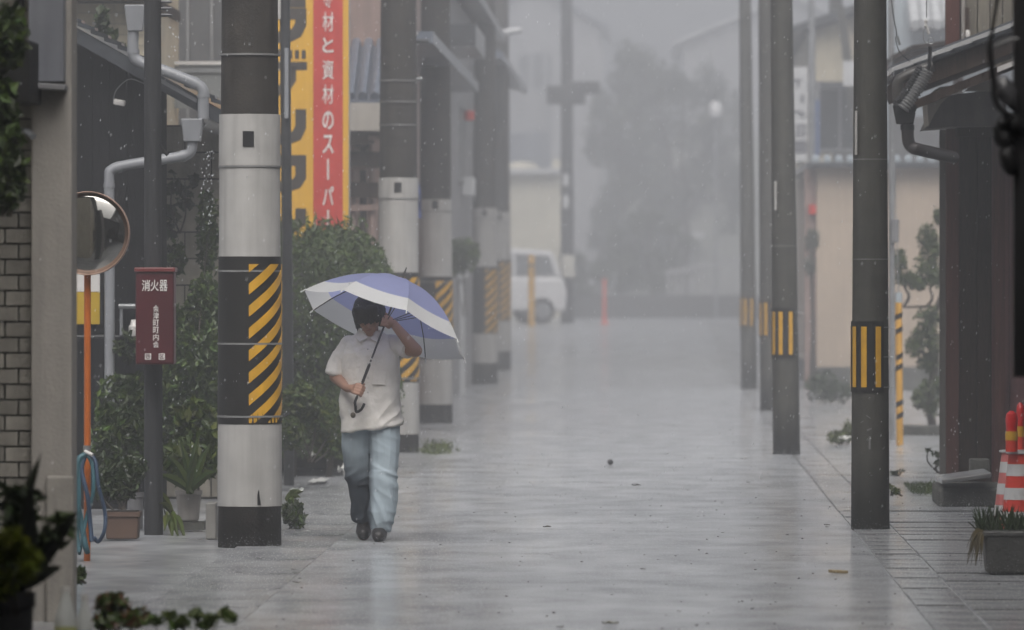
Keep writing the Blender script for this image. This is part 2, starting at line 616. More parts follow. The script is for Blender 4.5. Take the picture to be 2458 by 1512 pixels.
def trousers_mat():
    m = bpy.data.materials.new('blue_trousers')
    m.use_nodes = True
    t = m.node_tree
    b = t.nodes['Principled BSDF']
    b.inputs['Roughness'].default_value = 0.75
    b.inputs['Specular IOR Level'].default_value = 0.25
    tc = t.nodes.new('ShaderNodeTexCoord')
    ns = t.nodes.new('ShaderNodeTexNoise')
    ns.inputs['Scale'].default_value = 7
    ns.inputs['Detail'].default_value = 5
    t.links.new(tc.outputs['Object'], ns.inputs['Vector'])
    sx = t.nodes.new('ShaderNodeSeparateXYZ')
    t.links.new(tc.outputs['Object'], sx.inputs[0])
    # the darker trouser leg: a dark blue-grey patch with a ragged edge below the left-hand knee
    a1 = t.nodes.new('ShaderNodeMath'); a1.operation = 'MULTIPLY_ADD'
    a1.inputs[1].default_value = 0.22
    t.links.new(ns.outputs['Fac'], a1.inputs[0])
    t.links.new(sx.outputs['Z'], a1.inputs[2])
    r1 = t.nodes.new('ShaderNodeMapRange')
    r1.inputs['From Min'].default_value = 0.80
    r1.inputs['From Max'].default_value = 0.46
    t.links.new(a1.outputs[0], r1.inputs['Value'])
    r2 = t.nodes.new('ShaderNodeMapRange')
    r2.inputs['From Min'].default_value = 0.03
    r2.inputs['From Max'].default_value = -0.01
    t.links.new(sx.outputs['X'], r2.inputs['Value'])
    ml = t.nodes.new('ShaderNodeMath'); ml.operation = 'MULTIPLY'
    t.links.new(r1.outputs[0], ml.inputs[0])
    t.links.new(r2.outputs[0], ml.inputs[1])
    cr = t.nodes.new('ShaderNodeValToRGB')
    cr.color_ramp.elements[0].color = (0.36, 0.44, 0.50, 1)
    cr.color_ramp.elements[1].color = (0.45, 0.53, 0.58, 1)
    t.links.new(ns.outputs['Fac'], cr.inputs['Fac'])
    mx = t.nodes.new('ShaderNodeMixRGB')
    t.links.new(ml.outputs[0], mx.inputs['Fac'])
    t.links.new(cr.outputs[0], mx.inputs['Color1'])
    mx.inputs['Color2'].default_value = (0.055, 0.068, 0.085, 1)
    t.links.new(mx.outputs[0], b.inputs['Base Color'])
    return m


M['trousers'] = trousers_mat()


def road_mat(name, col, base_rough, wet, spray):
    """wet asphalt: film of water with puddles, rain-pricked fine relief"""
    m = bpy.data.materials.new(name)
    m.use_nodes = True
    t = m.node_tree
    b = t.nodes['Principled BSDF']
    b.inputs['IOR'].default_value = 1.45
    b.inputs['Sheen Tint'].default_value = (0.93, 0.96, 1.0, 1)
    b.inputs['Sheen Roughness'].default_value = 0.8     # film of fine splashing spray
    tc = t.nodes.new('ShaderNodeTexCoord')

    def noise_n(scale, detail, st):
        mp = t.nodes.new('ShaderNodeMapping')
        mp.inputs['Scale'].default_value = st
        t.links.new(tc.outputs['Object'], mp.inputs['Vector'])
        n = t.nodes.new('ShaderNodeTexNoise')
        n.inputs['Scale'].default_value = scale
        n.inputs['Detail'].default_value = detail
        t.links.new(mp.outputs[0], n.inputs['Vector'])
        return n
    big = noise_n(0.9, 6, (1, 0.5, 1))
    grit = noise_n(55, 3, (1, 1, 1))
    mid = noise_n(5, 5, (1, 0.6, 1))
    cr = t.nodes.new('ShaderNodeValToRGB')
    cr.color_ramp.elements[0].color = tuple(c * 0.7 for c in col) + (1,)
    cr.color_ramp.elements[1].color = tuple(c * 1.35 for c in col) + (1,)
    t.links.new(mid.outputs['Fac'], cr.inputs['Fac'])
    t.links.new(cr.outputs[0], b.inputs['Base Color'])
    mr = t.nodes.new('ShaderNodeMapRange')
    mr.inputs['From Min'].default_value = 0.38
    mr.inputs['From Max'].default_value = 0.62
    mr.inputs['To Min'].default_value = base_rough - wet
    mr.inputs['To Max'].default_value = base_rough + wet
    t.links.new(big.outputs['Fac'], mr.inputs['Value'])
    t.links.new(mr.outputs[0], b.inputs['Roughness'])
    streak = noise_n(2.6, 7, (1.0, 0.55, 1))
    m2 = t.nodes.new('ShaderNodeMapRange')
    m2.inputs['From Min'].default_value = 0.36
    m2.inputs['From Max'].default_value = 0.64
    m2.inputs['To Min'].default_value = spray * 0.68
    m2.inputs['To Max'].default_value = spray * 1.28
    t.links.new(streak.outputs['Fac'], m2.inputs['Value'])
    t.links.new(m2.outputs[0], b.inputs['Sheen Weight'])
    add = t.nodes.new('ShaderNodeMath')
    add.operation = 'MULTIPLY_ADD'
    add.inputs[1].default_value = 0.35
    t.links.new(grit.outputs['Fac'], add.inputs[0])
    t.links.new(mid.outputs['Fac'], add.inputs[2])
    bp = t.nodes.new('ShaderNodeBump')
    bp.inputs['Strength'].default_value = 0.19
    bp.inputs['Distance'].default_value = 0.012
    t.links.new(add.outputs[0], bp.inputs['Height'])
    t.links.new(bp.outputs[0], b.inputs['Normal'])
    return m


M['asphalt'] = road_mat('wet_asphalt', (0.055, 0.058, 0.066), 0.13, 0.075, 0.43)
M['apron'] = road_mat('wet_concrete_apron', (0.07, 0.069, 0.068), 0.15, 0.07, 0.38)
M['slab'] = road_mat('wet_concrete_slab', (0.078, 0.077, 0.075), 0.14, 0.07, 0.34)

# ================================================================== ground, road, pavements


def strip(name, x0, x1, ys, dz, m, kind='structure', nx=1):
    b = MB()
    vs, fs = [], []
    for y in ys:
        for i in range(nx + 1):
            vs.append((x0 + (x1 - x0) * i / nx, y, gz(y) + dz))
    for j in range(len(ys) - 1):
        for i in range(nx):
            a = j * (nx + 1) + i
            fs.append((a, a + 1, a + nx + 2, a + nx + 1))
    b.add(vs, fs)
    o = b.build(name, m, loc=(0, 0, 0))
    o['kind'] = kind
    return o


YS = [-60, 0, 20, 40, 80, 115] + list(range(120, 161, 4)) + [175, 260, 396]
strip('ground', -110, 110, YS, -0.012, M['apron'])
strip('road', -1.97, 1.33, [y for y in YS if y <= 156] + [158.5], 0.0, M['asphalt'])
strip('cross_road', -60, 60, [158.5, 164, 170.5], 0.0, M['asphalt'])

# slabs of the gutters and drain covers: single pieces where they can be told apart
for nm, x0, x1, ln, lab in (('gutter', -2.55, -1.970, 1.8, None), ('gutter', 1.345, 1.60, 0.6, None), ('pavement', 1.615, 2.45, 0.5, None)):
    root = strip(nm, x0, x1, [46.0, 80, 115] + list(range(120, 157, 4)), -0.004, M['slab'])
    b = MB()
    jg, jr = (0.005, 0.0008) if ln > 1 else (0.012, 0.004)
    b.box((0, 0, -0.03), (x1 - x0 - 0.006, ln - jg, 0.06))
    sl = b.mesh('slab', M['slab'])
    y = 27.0
    while y < 46 - ln / 2:
        o = link_mesh('slab', sl, root, ((x0 + x1) / 2, y, rng.uniform(-jr, jr)), rot=(rng.uniform(-jr, jr), rng.uniform(-jr, jr), rng.uniform(-.002, .002)))
        y += ln
# low steel edging strip between gutter and drain covers beyond is left to the material

# ================================================================== utility poles
ZS = {}


def ring_patch(b, c, r, phi0, phi1, zlo, zhi, n=10, t=0.003):
    """curved sheet on a pole; phi measured from the side facing the camera (-Y) to the right (+X);
    zlo / zhi are functions of phi"""
    vs, fs = [], []
    for i in range(n + 1):
        ph = phi0 + (phi1 - phi0) * i / n
        for rr in (r, r + t):
            x, y = c[0] + rr * sin(ph), c[1] - rr * cos(ph)
            vs.append((x, y, zlo(ph)))
            vs.append((x, y, zhi(ph)))
    for i in range(n):
        a, d = 4 * i, 4 * (i + 1)
        fs += [(a + 2, d + 2, d + 3, a + 3), (a, a + 1, d + 1, d), (a + 1, a + 3, d + 3, d + 1), (a, d, d + 2, a + 2)]
    fs += [(0, 2, 3, 1), (4 * n, 4 * n + 1, 4 * n + 3, 4 * n + 2)]
    b.add(vs, fs)


def sleeve(c, rf, z0, z1, t, n=40):
    b = MB()
    k = 6
    prof = [(rf(z0) + 0.0, z0)]
    for i in range(k + 1):
        z = z0 + (z1 - z0) * i / k
        prof.append((rf(z) + t, z))
    prof.append((rf(z1), z1))
    b.lathe(prof, (c[0], c[1], 0), n, caps=False)
    return b


def big_pole(Y, xright, zz, label, plate=True, straps=(), height=8.6, tear=False):
    """concrete pole in white wraps and a black and yellow striped warning sheet"""
    r0 = 0.197
    cx = xright - r0
    c = (cx, Y)
    g = gz(Y)
    rf = lambda z: r0 - (z - 0) / 150.0
    zb, zlow, zband, zcap, ztop = [q + g for q in zz]   # base top, lower wrap top, band top, main wrap top, cap top
    root = thing('utility_pole', label, 'utility pole', (cx, Y, g), 'striped concrete utility poles along the left side')
    b = MB()
    b.lathe([(rf(z), z + g) for z in (-0.05, 0.5, 2, 4, 6, height)], (cx, Y, 0), 40)
    b.build('shaft', M['concrete_pole'], root, smooth=False)
    for p in root.children:
        p.data.polygons.foreach_set('use_smooth', [len(q.vertices) == 4 for q in p.data.polygons])
    sleeve(c, rf, zb, zlow, 0.006).build('lower_wrap', M['white_wrap'], root, smooth=True)
    bw = sleeve(c, rf, zlow + 0.002, zband, 0.009).build('warning_sheet', M['black_wrap'], root, smooth=True)
    sleeve(c, rf, zband + 0.002, zcap, 0.007).build('upper_wrap', M['white_wrap'], root, smooth=True)
    sleeve(c, rf, zcap + 0.006, ztop, 0.011).build('collar_wrap', M['white_wrap'], root, smooth=True)
    sleeve(c, rf, zcap - 0.004, zcap + 0.008, 0.014).build('strap', M['grey_wrap'], root, smooth=True)
    rb = rf((zlow + zband) / 2) + 0.0095
    pitch, thick, sl = 0.137, 0.068, 0.84
    z0, z1 = zlow + 0.01, zband - 0.045
    k = -4
    while True:
        off = zlow - 0.30 + k * pitch
        k += 1
        if off > z1:
            break

        def lo(ph, off=off):
            return min(z1, max(z0, off + sl * rb * ph))

        def hi(ph, off=off):
            return min(z1, max(z0, off + thick + sl * rb * ph))
        ph0, ph1 = radians(2), radians(128)
        if hi(ph1) - lo(ph0) < 0.02 or (hi(ph1) - lo(ph1) < 0.002 and hi(ph0) - lo(ph0) < 0.002):
            if max(hi(ph0 + (ph1 - ph0) * q / 8) - lo(ph0 + (ph1 - ph0) * q / 8) for q in range(9)) < 0.01:
                continue
        sb = MB()
        ring_patch(sb, c, rb, ph0, ph1, lo, hi, 44, 0.0025)
        sb.build('stripe', M['yellow'], bw)
    for zs in straps:
        sleeve(c, rf, zs + g - 0.006, zs + g + 0.006, 0.0125).build('strap', M['grey_wrap'], root, smooth=True)
    if plate:
        zc = (zcap + ztop) / 2 + 0.01
        pb = MB()
        ring_patch(pb, c, rf(zc) + 0.0115, radians(-9), radians(11), lambda p: zc - 0.05, lambda p: zc + 0.045, 5, 0.006)
        pb.build('cable_plate', M['black'], root)
    if tear:
        tb = MB()
        ring_patch(tb, c, rf(0.3) + 0.0065, radians(17), radians(23), lambda p: zb + 0.01, lambda p: zb + 0.115 - abs(p - radians(19)) * 1.4, 4, 0.003)
        tb.build('tear', M['black'], root)
    return root


L1 = big_pole(40.0, -2.285, (0.245, 0.752, 1.788, 2.346, 2.67), 'nearest striped concrete utility pole, beside the walking person, wrapped in white sheets', straps=(0.80, 1.25, 1.70, 3.04), tear=True)
big_pole(61.2, -2.19, (0.17, 0.66, 1.70, 2.40, 2.60), 'second striped concrete utility pole, behind the umbrella', straps=(0.70, 1.62, 3.10, 3.32, 3.52))
big_pole(73.4, -2.245, (0.21, 0.72, 1.66, 2.40, 2.54), 'third striped concrete utility pole, blurred, right of the umbrella tip', plate=True, straps=(1.2, 1.6))
big_pole(100.0, -2.36, (0.32, 0.776, 1.81, 2.55, 2.72), 'fourth striped utility pole, hazy, its left half dark and right half behind mist')
big_pole(114.7, -2.47, (0.33, 0.87, 1.95, 2.60, 2.80), 'farthest striped utility pole, faint sliver behind the fourth one')


def slim_pole(Y, ubase, label, zband=(0.90, 1.37), r0=0.128, lean=0.0, height=8.2, tags=(), phi_off=0.0, bandlab=True):
    cx = X(ubase, Y)
    g = gz(Y)
    root = thing('utility_pole', label, 'utility pole', (cx, Y, g), 'slim concrete utility poles along the right side')
    rf = lambda z: r0 - z / 170.0
    b = MB()
    zs = (-0.05, 0.5, 2, 4, 6, height)
    n = 32
    base = len(b.v)
    b.tube([(cx - lean * z, Y, z + g) for z in zs], [rf(z) for z in zs], n)
    o = b.build('shaft', M['concrete_pole_r'], root)
    o.data.polygons.foreach_set('use_smooth', [len(q.vertices) == 4 for q in o.data.polygons])
    za, zb = zband[0] + g, zband[1] + g
    c = (cx - lean * (zband[0] + zband[1]) / 2, Y)
    r = rf((zband[0] + zband[1]) / 2) + 0.001
    wb = MB()
    ring_patch(wb, c, r, radians(-175 + phi_off), radians(42 + phi_off), lambda p: za, lambda p: zb, 30, 0.006)
    wrap = wb.build('warning_sheet', M['black_wrap'], root)
    for ph in (-142, -99, -57, -21, 22.5):
        sb = MB()
        ring_patch(sb, c, r + 0.0065, radians(ph - 8.5 + phi_off), radians(ph + 8.5 + phi_off), lambda p: za + 0.035, lambda p: zb - 0.035, 4, 0.002)
        sb.build('stripe', M['yellow'], wrap)
    for q in (0.035, 0.235, 0.43):
        tb = MB()
        ring_patch(tb, c, r + 0.002, radians(42 + phi_off), radians(182 + phi_off), lambda p: za + q - 0.004, lambda p: za + q + 0.004, 12, 0.004)
        tb.tube([(c[0] + r + 0.004, Y - r * 0.35, za + q), (c[0] + r + 0.035, Y - r * 0.4, za + q - 0.004)], 0.0035, 6)
        tb.build('strap', M['steel'], root)
    for z in tags:
        sleeve((cx - lean * z, Y), rf, z + g - 0.004, z + g + 0.004, 0.003, 24).build('strap', M['grey_wrap'], root, smooth=True)
    return root


R1 = slim_pole(42.65, 2089, 'nearest slim utility pole on the right, with three yellow strips at waist height', tags=(1.78, 2.44))
cb = MB()
cb.box((X(2054, 42.5) + 0.004, 42.56, Z(318, 42.5)), (0.016, 0.03, 0.29))
cb.build('cable_cover', M['white_wrap'], R1)
for (u, v, a, bb, rz_) in ((2085, 1030, .030, .012, .4), (2086, 1062, .012, .085, 0), (2083, 1000, .028, .008, -.7), (2068, 1012, .02, .006, .6), (2120, 1075, .02, .012, .5), (2090, 1140, .012, .006, 0)):
    pm = MB()
    ph = math.asin(max(-.9, min(.9, (u - 2089) / 46.0)))
    ring_patch(pm, (X(2089, 42.65), 42.65), 0.1265, ph - a / .25, ph + a / .25, lambda p: Z(v, 42.6) - bb / 2 + (p - ph) * rz_ * .12, lambda p: Z(v, 42.6) + bb / 2 + (p - ph) * rz_ * .12, 3, 0.002)
    pm.build('paint_scar', M['grey_wrap'], R1)
R2 = slim_pole(60.4, 1888, 'second slim utility pole on the right, standing where the wet gutter bends', lean=0.011, tags=(1.95,))
cb = MB()
cb.box((X(1861, 60.4), 60.28, Z(470, 60.4)), (0.018, 0.03, 0.27))
cb.build('cable_cover', M['white_wrap'], R2)
slim_pole(80.0, 1849, 'third slim utility pole on the right, half hidden behind the second', lean=0.010)
slim_pole(95.5, 1798, 'fourth slim utility pole on the right, leftmost and haziest of its row', lean=0.010, r0=0.122)

# ---- thin steel pole right behind the nearest striped pole
Yp = 51.7
st = thing('steel_post', 'thin dark steel post standing close behind the nearest striped pole', 'post', (X(695, Yp), Yp, 0))
MB().tube([(X(694, Yp), Yp, -0.03), (X(677, Yp), Yp, 6.5)], 0.042, 16).build('pole', M['steel_dark'], st, smooth=True)
b = MB(); b.box((X(689, Yp), Yp - .06, Z(200, Yp)), (0.03, 0.06, 0.56)); b.build('cable_cover', M['pvc'], st)
b = MB(); b.box((X(666, Yp) + 0.015, Yp - .06, Z(10, Yp)), (0.03, 0.06, 0.24)); b.build('cable_cover', M['white_wrap'], st)

# ================================================================== shop sign (yellow and red) behind the hedge
Ys = 60.0
xs0, xs1 = X(575, Ys), X(837, Ys)
zs0, zs1 = 0.9, 5.2
sg = thing('shop_sign', 'tall yellow and red shop signboard with Japanese lettering above the hedge', 'sign', ((xs0 + xs1) / 2, Ys, 0))
for xx in (xs0 + .12, xs1 - .12):
    MB().tube([(xx, Ys + .09, -0.03), (xx, Ys + .09, zs1)], 0.04, 12).build('post', M['steel'], sg, smooth=True)
b = MB(); b.box2((xs0, Ys, zs0), (xs1, Ys + 0.05, zs1)); b.build('board', M['sign_yellow'], sg)
xr0, xr1 = X(752, Ys), X(823, Ys)
b = MB(); b.box2((xr0, Ys - 0.004, zs0), (xr1, Ys, zs1)); b.build('red_stripe', M['sign_red'], sg)
b = MB(); b.box2((xs1, Ys - 0.006, zs0), (xs1 + 0.012, Ys + 0.056, zs1)); b.build('edge_trim', M['steel'], sg)
px = Ys / F
red_text = [('食', -1, 40, 1), ('材', 52, 46, 1), ('と', 108, 36, 1), ('資', 167, 46, 1), ('材', 226, 46, 1), ('の', 289, 44, 1), ('ス', 346, 46, 1), ('|', 406, 50, 0), ('パ', 470, 46, 1), ('|', 526, 44, 0)]
for ch, vc, hpx, is_text in red_text:
    cx_ = X(787.5, Ys)
    zc = Z(vc, Ys)
    if is_text:
        me = text_mesh(ch, 1.0, 0.0, 0.008 if ch in '食材資' else 0.02)
        a = np.array([q.co[:] for q in me.vertices])
        h = a[:, 2].max() - a[:, 2].min()
        wd = a[:, 0].max() - a[:, 0].min()
        kz = hpx * px / h
        kx = 27 * px / wd
        for q in me.vertices:
            q.co = (q.co.x * kx, q.co.y, q.co.z * kz)
        me.materials.clear()
        me.materials.append(M['letter_white'])
        link_mesh('letter', me, sg, (cx_, Ys - 0.0065, zc))
    else:
        b = MB(); b.box((cx_, Ys - 0.006, zc), (4.5 * px, 0.004, hpx * px)); b.build('letter', M['letter_white'], sg)


def stroke(name, pts, wpx, parent, m, y):
    """flat letter stroke with square ends through surveyed points"""
    q = [Vector((X(u, Ys), 0, Z(v, Ys))) for u, v in pts]
    wd = wpx * px / 2
    L, R = [], []
    for i, p in enumerate(q):
        a, c2 = q[max(0, i - 1)], q[min(len(q) - 1, i + 1)]
        t1 = (p - a).normalized() if i else (c2 - p).normalized()
        t2 = (c2 - p).normalized() if i < len(q) - 1 else t1
        nrm = Vector((-(t1.z + t2.z), 0, t1.x + t2.x)).normalized()
        k = 1 / max(0.5, nrm.dot(Vector((-t1.z, 0, t1.x))))
        L.append(p + nrm * wd * k)
        R.append(p - nrm * wd * k)
    b = MB()
    n = len(q)
    vs = [(p.x, y, p.z) for p in L] + [(p.x, y, p.z) for p in R] + [(p.x, y + .003, p.z) for p in L] + [(p.x, y + .003, p.z) for p in R]
    fs = []
    for i in range(n - 1):
        fs += [(i, i + 1, n + i + 1, n + i), (2 * n + i + 1, 2 * n + i, 3 * n + i, 3 * n + i + 1), (i + 1, i, 2 * n + i, 2 * n + i + 1), (n + i, n + i + 1, 3 * n + i + 1, 3 * n + i)]
    fs += [(0, n, 3 * n, 2 * n), (n - 1, 3 * n - 1, 4 * n - 1, 2 * n - 1)]
    b.add(vs, fs)
    b.build(name, m, parent)


yk = Ys - 0.0035
K = M['sign_black']
# big katakana, one above the other (left parts are hidden behind the pole)
for pts, wp in (([(625, 6), (734, 6)], 24),
                ([(625, 33), (722, 33), (722, 58), (712, 78), (692, 88), (650, 90)], 27),
                ([(640, 158), (737, 158)], 20), ([(700, 160), (700, 190), (690, 205), (660, 222)], 22),
                ([(697, 120), (697, 141)], 10), ([(713, 120), (713, 141)], 10), ([(729, 120), (729, 141)], 10), ([(636, 126), (684, 126)], 16),
                ([(722, 262), (722, 305), (712, 325), (692, 333), (630, 335)], 26), ([(632, 262), (664, 280)], 22),
                ([(640, 385), (722, 385), (722, 425), (712, 440), (690, 447), (640, 447)], 26), ([(640, 374), (640, 460)], 24),
                ([(722, 500), (722, 530), (708, 543), (640, 546)], 26), ([(632, 500), (664, 512)], 22)):
    stroke('letter', pts, wp, sg, K, yk)

# ================================================================== clipped hedge
Yh0, Yh1 = 53.5, 59.0
hx0, hx1 = -3.9, X(957, 56.0)


def hedge():
    root = thing('hedge', 'tall clipped round-topped green hedge beneath the yellow sign', 'hedge', ((hx0 + hx1) / 2, (Yh0 + Yh1) / 2, 0))
    cx, cy = (hx0 + hx1) / 2, (Yh0 + Yh1) / 2
    ax, ay = (hx1 - hx0) / 2, (Yh1 - Yh0) / 2
    top = 2.12
    n = 34000
    e = 3.2
    th = rng.uniform(0, 2 * pi, n)
    ph = np.arcsin(rng.uniform(-0.25, 1, n))

    def se(t, p):
        c_, s_ = np.cos(t), np.sin(t)
        return np.sign(c_) * np.abs(c_) ** (2 / e), np.sign(s_) * np.abs(s_) ** (2 / e)
    a, b_ = se(th, 0)
    c_, d_ = se(ph, 0)
    lump = np.array([noise.noise(Vector((a[i] * 3.5, b_[i] * 4, d_[i] * 3.0))) for i in range(n)])
    k = 1 - rng.uniform(0, 0.16, n) + 0.09 * lump
    P3 = np.stack([cx + ax * a * c_ * k, cy + ay * b_ * c_ * k, 0.95 + (top - 0.95) * d_ * k], axis=1)
    keep = (P3[:, 1] < cy + 1.2) & ((P3[:, 2] > 0.95) | (rng.uniform(size=n) < 0.5))
    P3 = P3[keep]
    # skirt to the ground, thinner
    m = 7000
    xs_ = rng.uniform(hx0, hx1 - .25, m)
    ys_ = Yh0 + 0.25 + np.abs(rng.normal(0, 0.5, m))
    zs_ = rng.uniform(0.15, 1.1, m)
    P4 = np.stack([xs_, ys_, zs_], axis=1)
    b = MB()
    b.leaves(np.concatenate([P3, P4]), 0.052, 0.5, -0.4)
    # wind-blown shoots above the clipped top
    tips = np.stack([rng.uniform(hx0, hx1 - .3, 160), rng.uniform(Yh0 + .6, cy + 1, 160), top + rng.uniform(-.03, .05, 160)], axis=1)
    b.leaves(tips, 0.09, 0.28, -1.2)
    o = b.build('foliage', M['leaf_hedge'], root, kind='stuff')
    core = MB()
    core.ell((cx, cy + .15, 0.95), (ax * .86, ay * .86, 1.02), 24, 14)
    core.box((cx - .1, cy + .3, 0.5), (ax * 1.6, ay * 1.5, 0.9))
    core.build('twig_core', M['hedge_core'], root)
    for i in range(5):
        xx = hx0 + .3 + i * (hx1 - hx0 - .5) / 4
        MB().tube([(xx, Yh0 + .5, -.02), (xx + .05, Yh0 + .6, .9)], [.03, .02], 8).build('trunk', M['bark'], root)
    sh = MB()
    for u in (733, 738, 744, 749, 741):
        p = P(u, 545, 56.5)
        sh.tube(spline([p + Vector((0, 0, -.15)), p + Vector((rng.uniform(-.02, .02), 0, .02)), p + Vector((rng.uniform(-.04, .05), 0, .12 + rng.uniform(-.03, .04)))], 3), [.008, .007, .006, .006, .004, .003, .002], 4)
    sh.build('grass_shoots', M['leaf_yellow'], root, kind='stuff')


M['leaf_hedge'] = mat('hedge_leaf', (0.050, 0.084, 0.016), 0.45, 0.3, 1.2, island=0.4, transluc=0.15, hue=0.025)
hedge()

# ================================================================== generic plants


def bush(name, label, cat, base, blobs, n, size, m, aspect=0.5, droop=0.2, stems=3, group=None, stem_r=0.008, m2=None):
    root = thing(name, label, cat, base, group)
    b = MB()
    tot = sum(r[0] * r[1] * r[2] for c, r in blobs) or 1
    for c, r in blobs:
        k = max(12, int(n * r[0] * r[1] * r[2] / tot))
        b.leaves(blob_pts(c, r, k, 0.25), size, aspect, droop)
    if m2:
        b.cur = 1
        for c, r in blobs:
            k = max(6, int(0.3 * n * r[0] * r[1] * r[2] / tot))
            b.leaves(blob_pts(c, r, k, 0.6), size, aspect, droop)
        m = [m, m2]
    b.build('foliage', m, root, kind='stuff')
    for i in range(stems):
        c, r = blobs[i % len(blobs)]
        bp = Vector(base) + Vector((rng.uniform(-.05, .05), rng.uniform(-.03, .03), 0))
        MB().tube(spline([bp, (bp + Vector(c)) / 2 + Vector((rng.uniform(-.05, .05), 0, 0)), Vector(c)], 3), [stem_r, stem_r * .95, stem_r * .9, stem_r * .8, stem_r * .7, stem_r * .6, stem_r * .5], 6).build('stem', M['bark'], root)
    return root


def blade(b, base, tip, width, arch=0.3, fold=0.25, n=6, up=None):
    """long pointed arching leaf"""
    base, tip = Vector(base), Vector(tip)
    d = tip - base
    side = d.cross(Vector((0, 1, 0.2)))
    if side.length < 1e-5:
        side = Vector((1, 0, 0))
    side.normalize()
    vs, fs = [], []
    L = d.length
    for i in range(n + 1):
        t = i / n
        p = base + d * t + Vector((0, 0, arch * L * 4 * t * (1 - t)))
        wv = width * (0.35 + 1.6 * t) if t < 0.35 else width * 0.91 * (1 - ((t - 0.35) / 0.65) ** 1.6) * 1.0
        wv = max(wv, 0.001)
        nrm = side.cross(d).normalized()
        vs += [p - side * wv / 2 + nrm * wv * fold, p, p + side * wv / 2 + nrm * wv * fold]
    for i in range(n):
        a = 3 * i
        fs += [(a, a + 1, a + 4, a + 3), (a + 1, a + 2, a + 5, a + 4)]
    b.add(vs, fs)


def blade_plant(name, label, cat, base, tips, width, m, arch=0.25, spread=0.03, group=None):
    root = thing(name, label, cat, base, group)
    for t in tips:
        b = MB()
        bb = Vector(base) + Vector((rng.uniform(-spread, spread), rng.uniform(-spread, spread), 0))
        blade(b, bb, t, width * rng.uniform(0.8, 1.2), arch * rng.uniform(.6, 1.3))
        b.build('leaf', m, root, smooth=True)
    return root


def pot(name, label, base, r_top, r_bot, h, m, cat='plant pot', rect=None):
    root = thing(name, label, cat, base)
    b = MB()
    if rect:
        wx, wy = rect
        b.box(Vector(base) + Vector((0, 0, h / 2)), (wx * .92, wy * .92, h), taper=1.08)
        o = b.build('body', m, root); bevel(o, .008)
        b = MB()
        for s_ in (-1, 1):
            b.box(Vector(base) + Vector((s_ * wx * .49, 0, h - .012)), (0.02, wy * 1.04, .03))
            b.box(Vector(base) + Vector((0, s_ * wy * .49, h - .0125)), (wx * .96, .02, .029))
        b.build('rim', m, root)
        b = MB(); b.box(Vector(base) + Vector((0, 0, h - .002)), (wx * .9, wy * .9, .02)); b.build('soil', M['soil'], root)
    else:
        b.lathe([(r_bot * .9, 0), (r_bot, .01), (r_top * .97, h * .86), (r_top * 1.06, h * .87), (r_top * 1.06, h), (r_top * .95, h), (r_top * .92, h * .8)], base, 28)
        o = b.build('body', m, root, smooth=False)
        b = MB(); b.lathe([(r_top * .93, h * .9), (r_top * .5, h * .93)], base, 24); b.build('soil', M['soil'], root)
    return root


# ================================================================== left foreground: brick wall and pillar
Yw = 31.5
pxw = Yw / F
bw = thing('brick_wall', 'pale brick wall at the left edge beside the concrete pillar', 'wall', (X(0, Yw), Yw, 0))
x0w, x1w = X(-70, Yw), X(79, Yw)
b = MB(); b.box2((x0w, Yw + 0.016, -0.02), (x1w, Yw + 0.14, 3.6)); b.build('mortar', mat('dark_mortar', (0.045, 0.043, 0.04), 0.8, 0.2, 9, 0.3, 60), bw)
brk_m = mat('pale_brick', (0.27, 0.255, 0.225), 0.5, 0.18, 5, 0.25, 60, streak=0.3, objvar=0.22)
course, blen, gap = 37.4 * pxw, 66 * pxw, 0.010
b = MB(); b.box((0, 0, 0), (blen - gap, 0.05, course - gap)); full = b.mesh('brick', brk_m)
hb = MB(); hb.box((0, 0, 0), (blen / 2 - gap, 0.05, course - gap)); half = hb.mesh('brick', brk_m)
nco = int(3.5 / course)
for i in range(nco):
    z = course * (i + .5)
    x = x1w
    first = True
    while x > x0w + .02:
        if first and i % 2:
            me, ln = half, blen / 2
        else:
            me, ln = full, blen
        first = False
        link_mesh('brick', me, bw, (x - ln / 2, Yw + rng.uniform(-.002, .002), z), rot=(0, rng.uniform(-.006, .006), rng.uniform(-.006, .006)))
        x -= ln

pil = thing('concrete_pillar', 'grey rendered concrete gate pillar in the left foreground', 'pillar', (X(128, Yw), Yw - .1, 0))
b = MB(); b.box2((X(79, Yw) + .003, Yw - .12, -0.02), (X(178, Yw), Yw + .16, 3.7)); o = b.build('shaft', M['pillar'] if 'pillar' in M else mat('pillar_render', (0.33, 0.31, 0.285), 0.6, 0.12, 4, 0.2, 60, streak=0.22), pil); bevel(o, .008)
b = MB(); b.box2((X(118, Yw), Yw - .17, -0.02), (X(184, Yw), Yw - .122, Z(1140, Yw))); o = b.build('footing', mat('pillar_footing', (0.33, 0.31, 0.28), 0.6, 0.2, 5, 0.2, 60, streak=0.3), pil); bevel(o, .012)
mb_ = thing('metal_duct', 'blue grey metal duct box fixed high on the concrete pillar', 'duct', (X(120, Yw), Yw - .2, Z(222, Yw)))
b = MB(); b.box2((X(80, Yw), Yw - .26, Z(200, Yw)), (X(164, Yw), Yw - .123, 3.7)); o = b.build('casing', mat('blue_grey_metal', (0.21, 0.22, 0.25), 0.4, 0.1, 5, streak=0.2), mb_); bevel(o, .006)
b = MB(); b.box((X(124, Yw), Yw - .2, Z(211, Yw)), (.18, .17, .03), rot=(0, radians(4), 0)); o = b.build('lip', M['pot_grey'], mb_); bevel(o, .006)

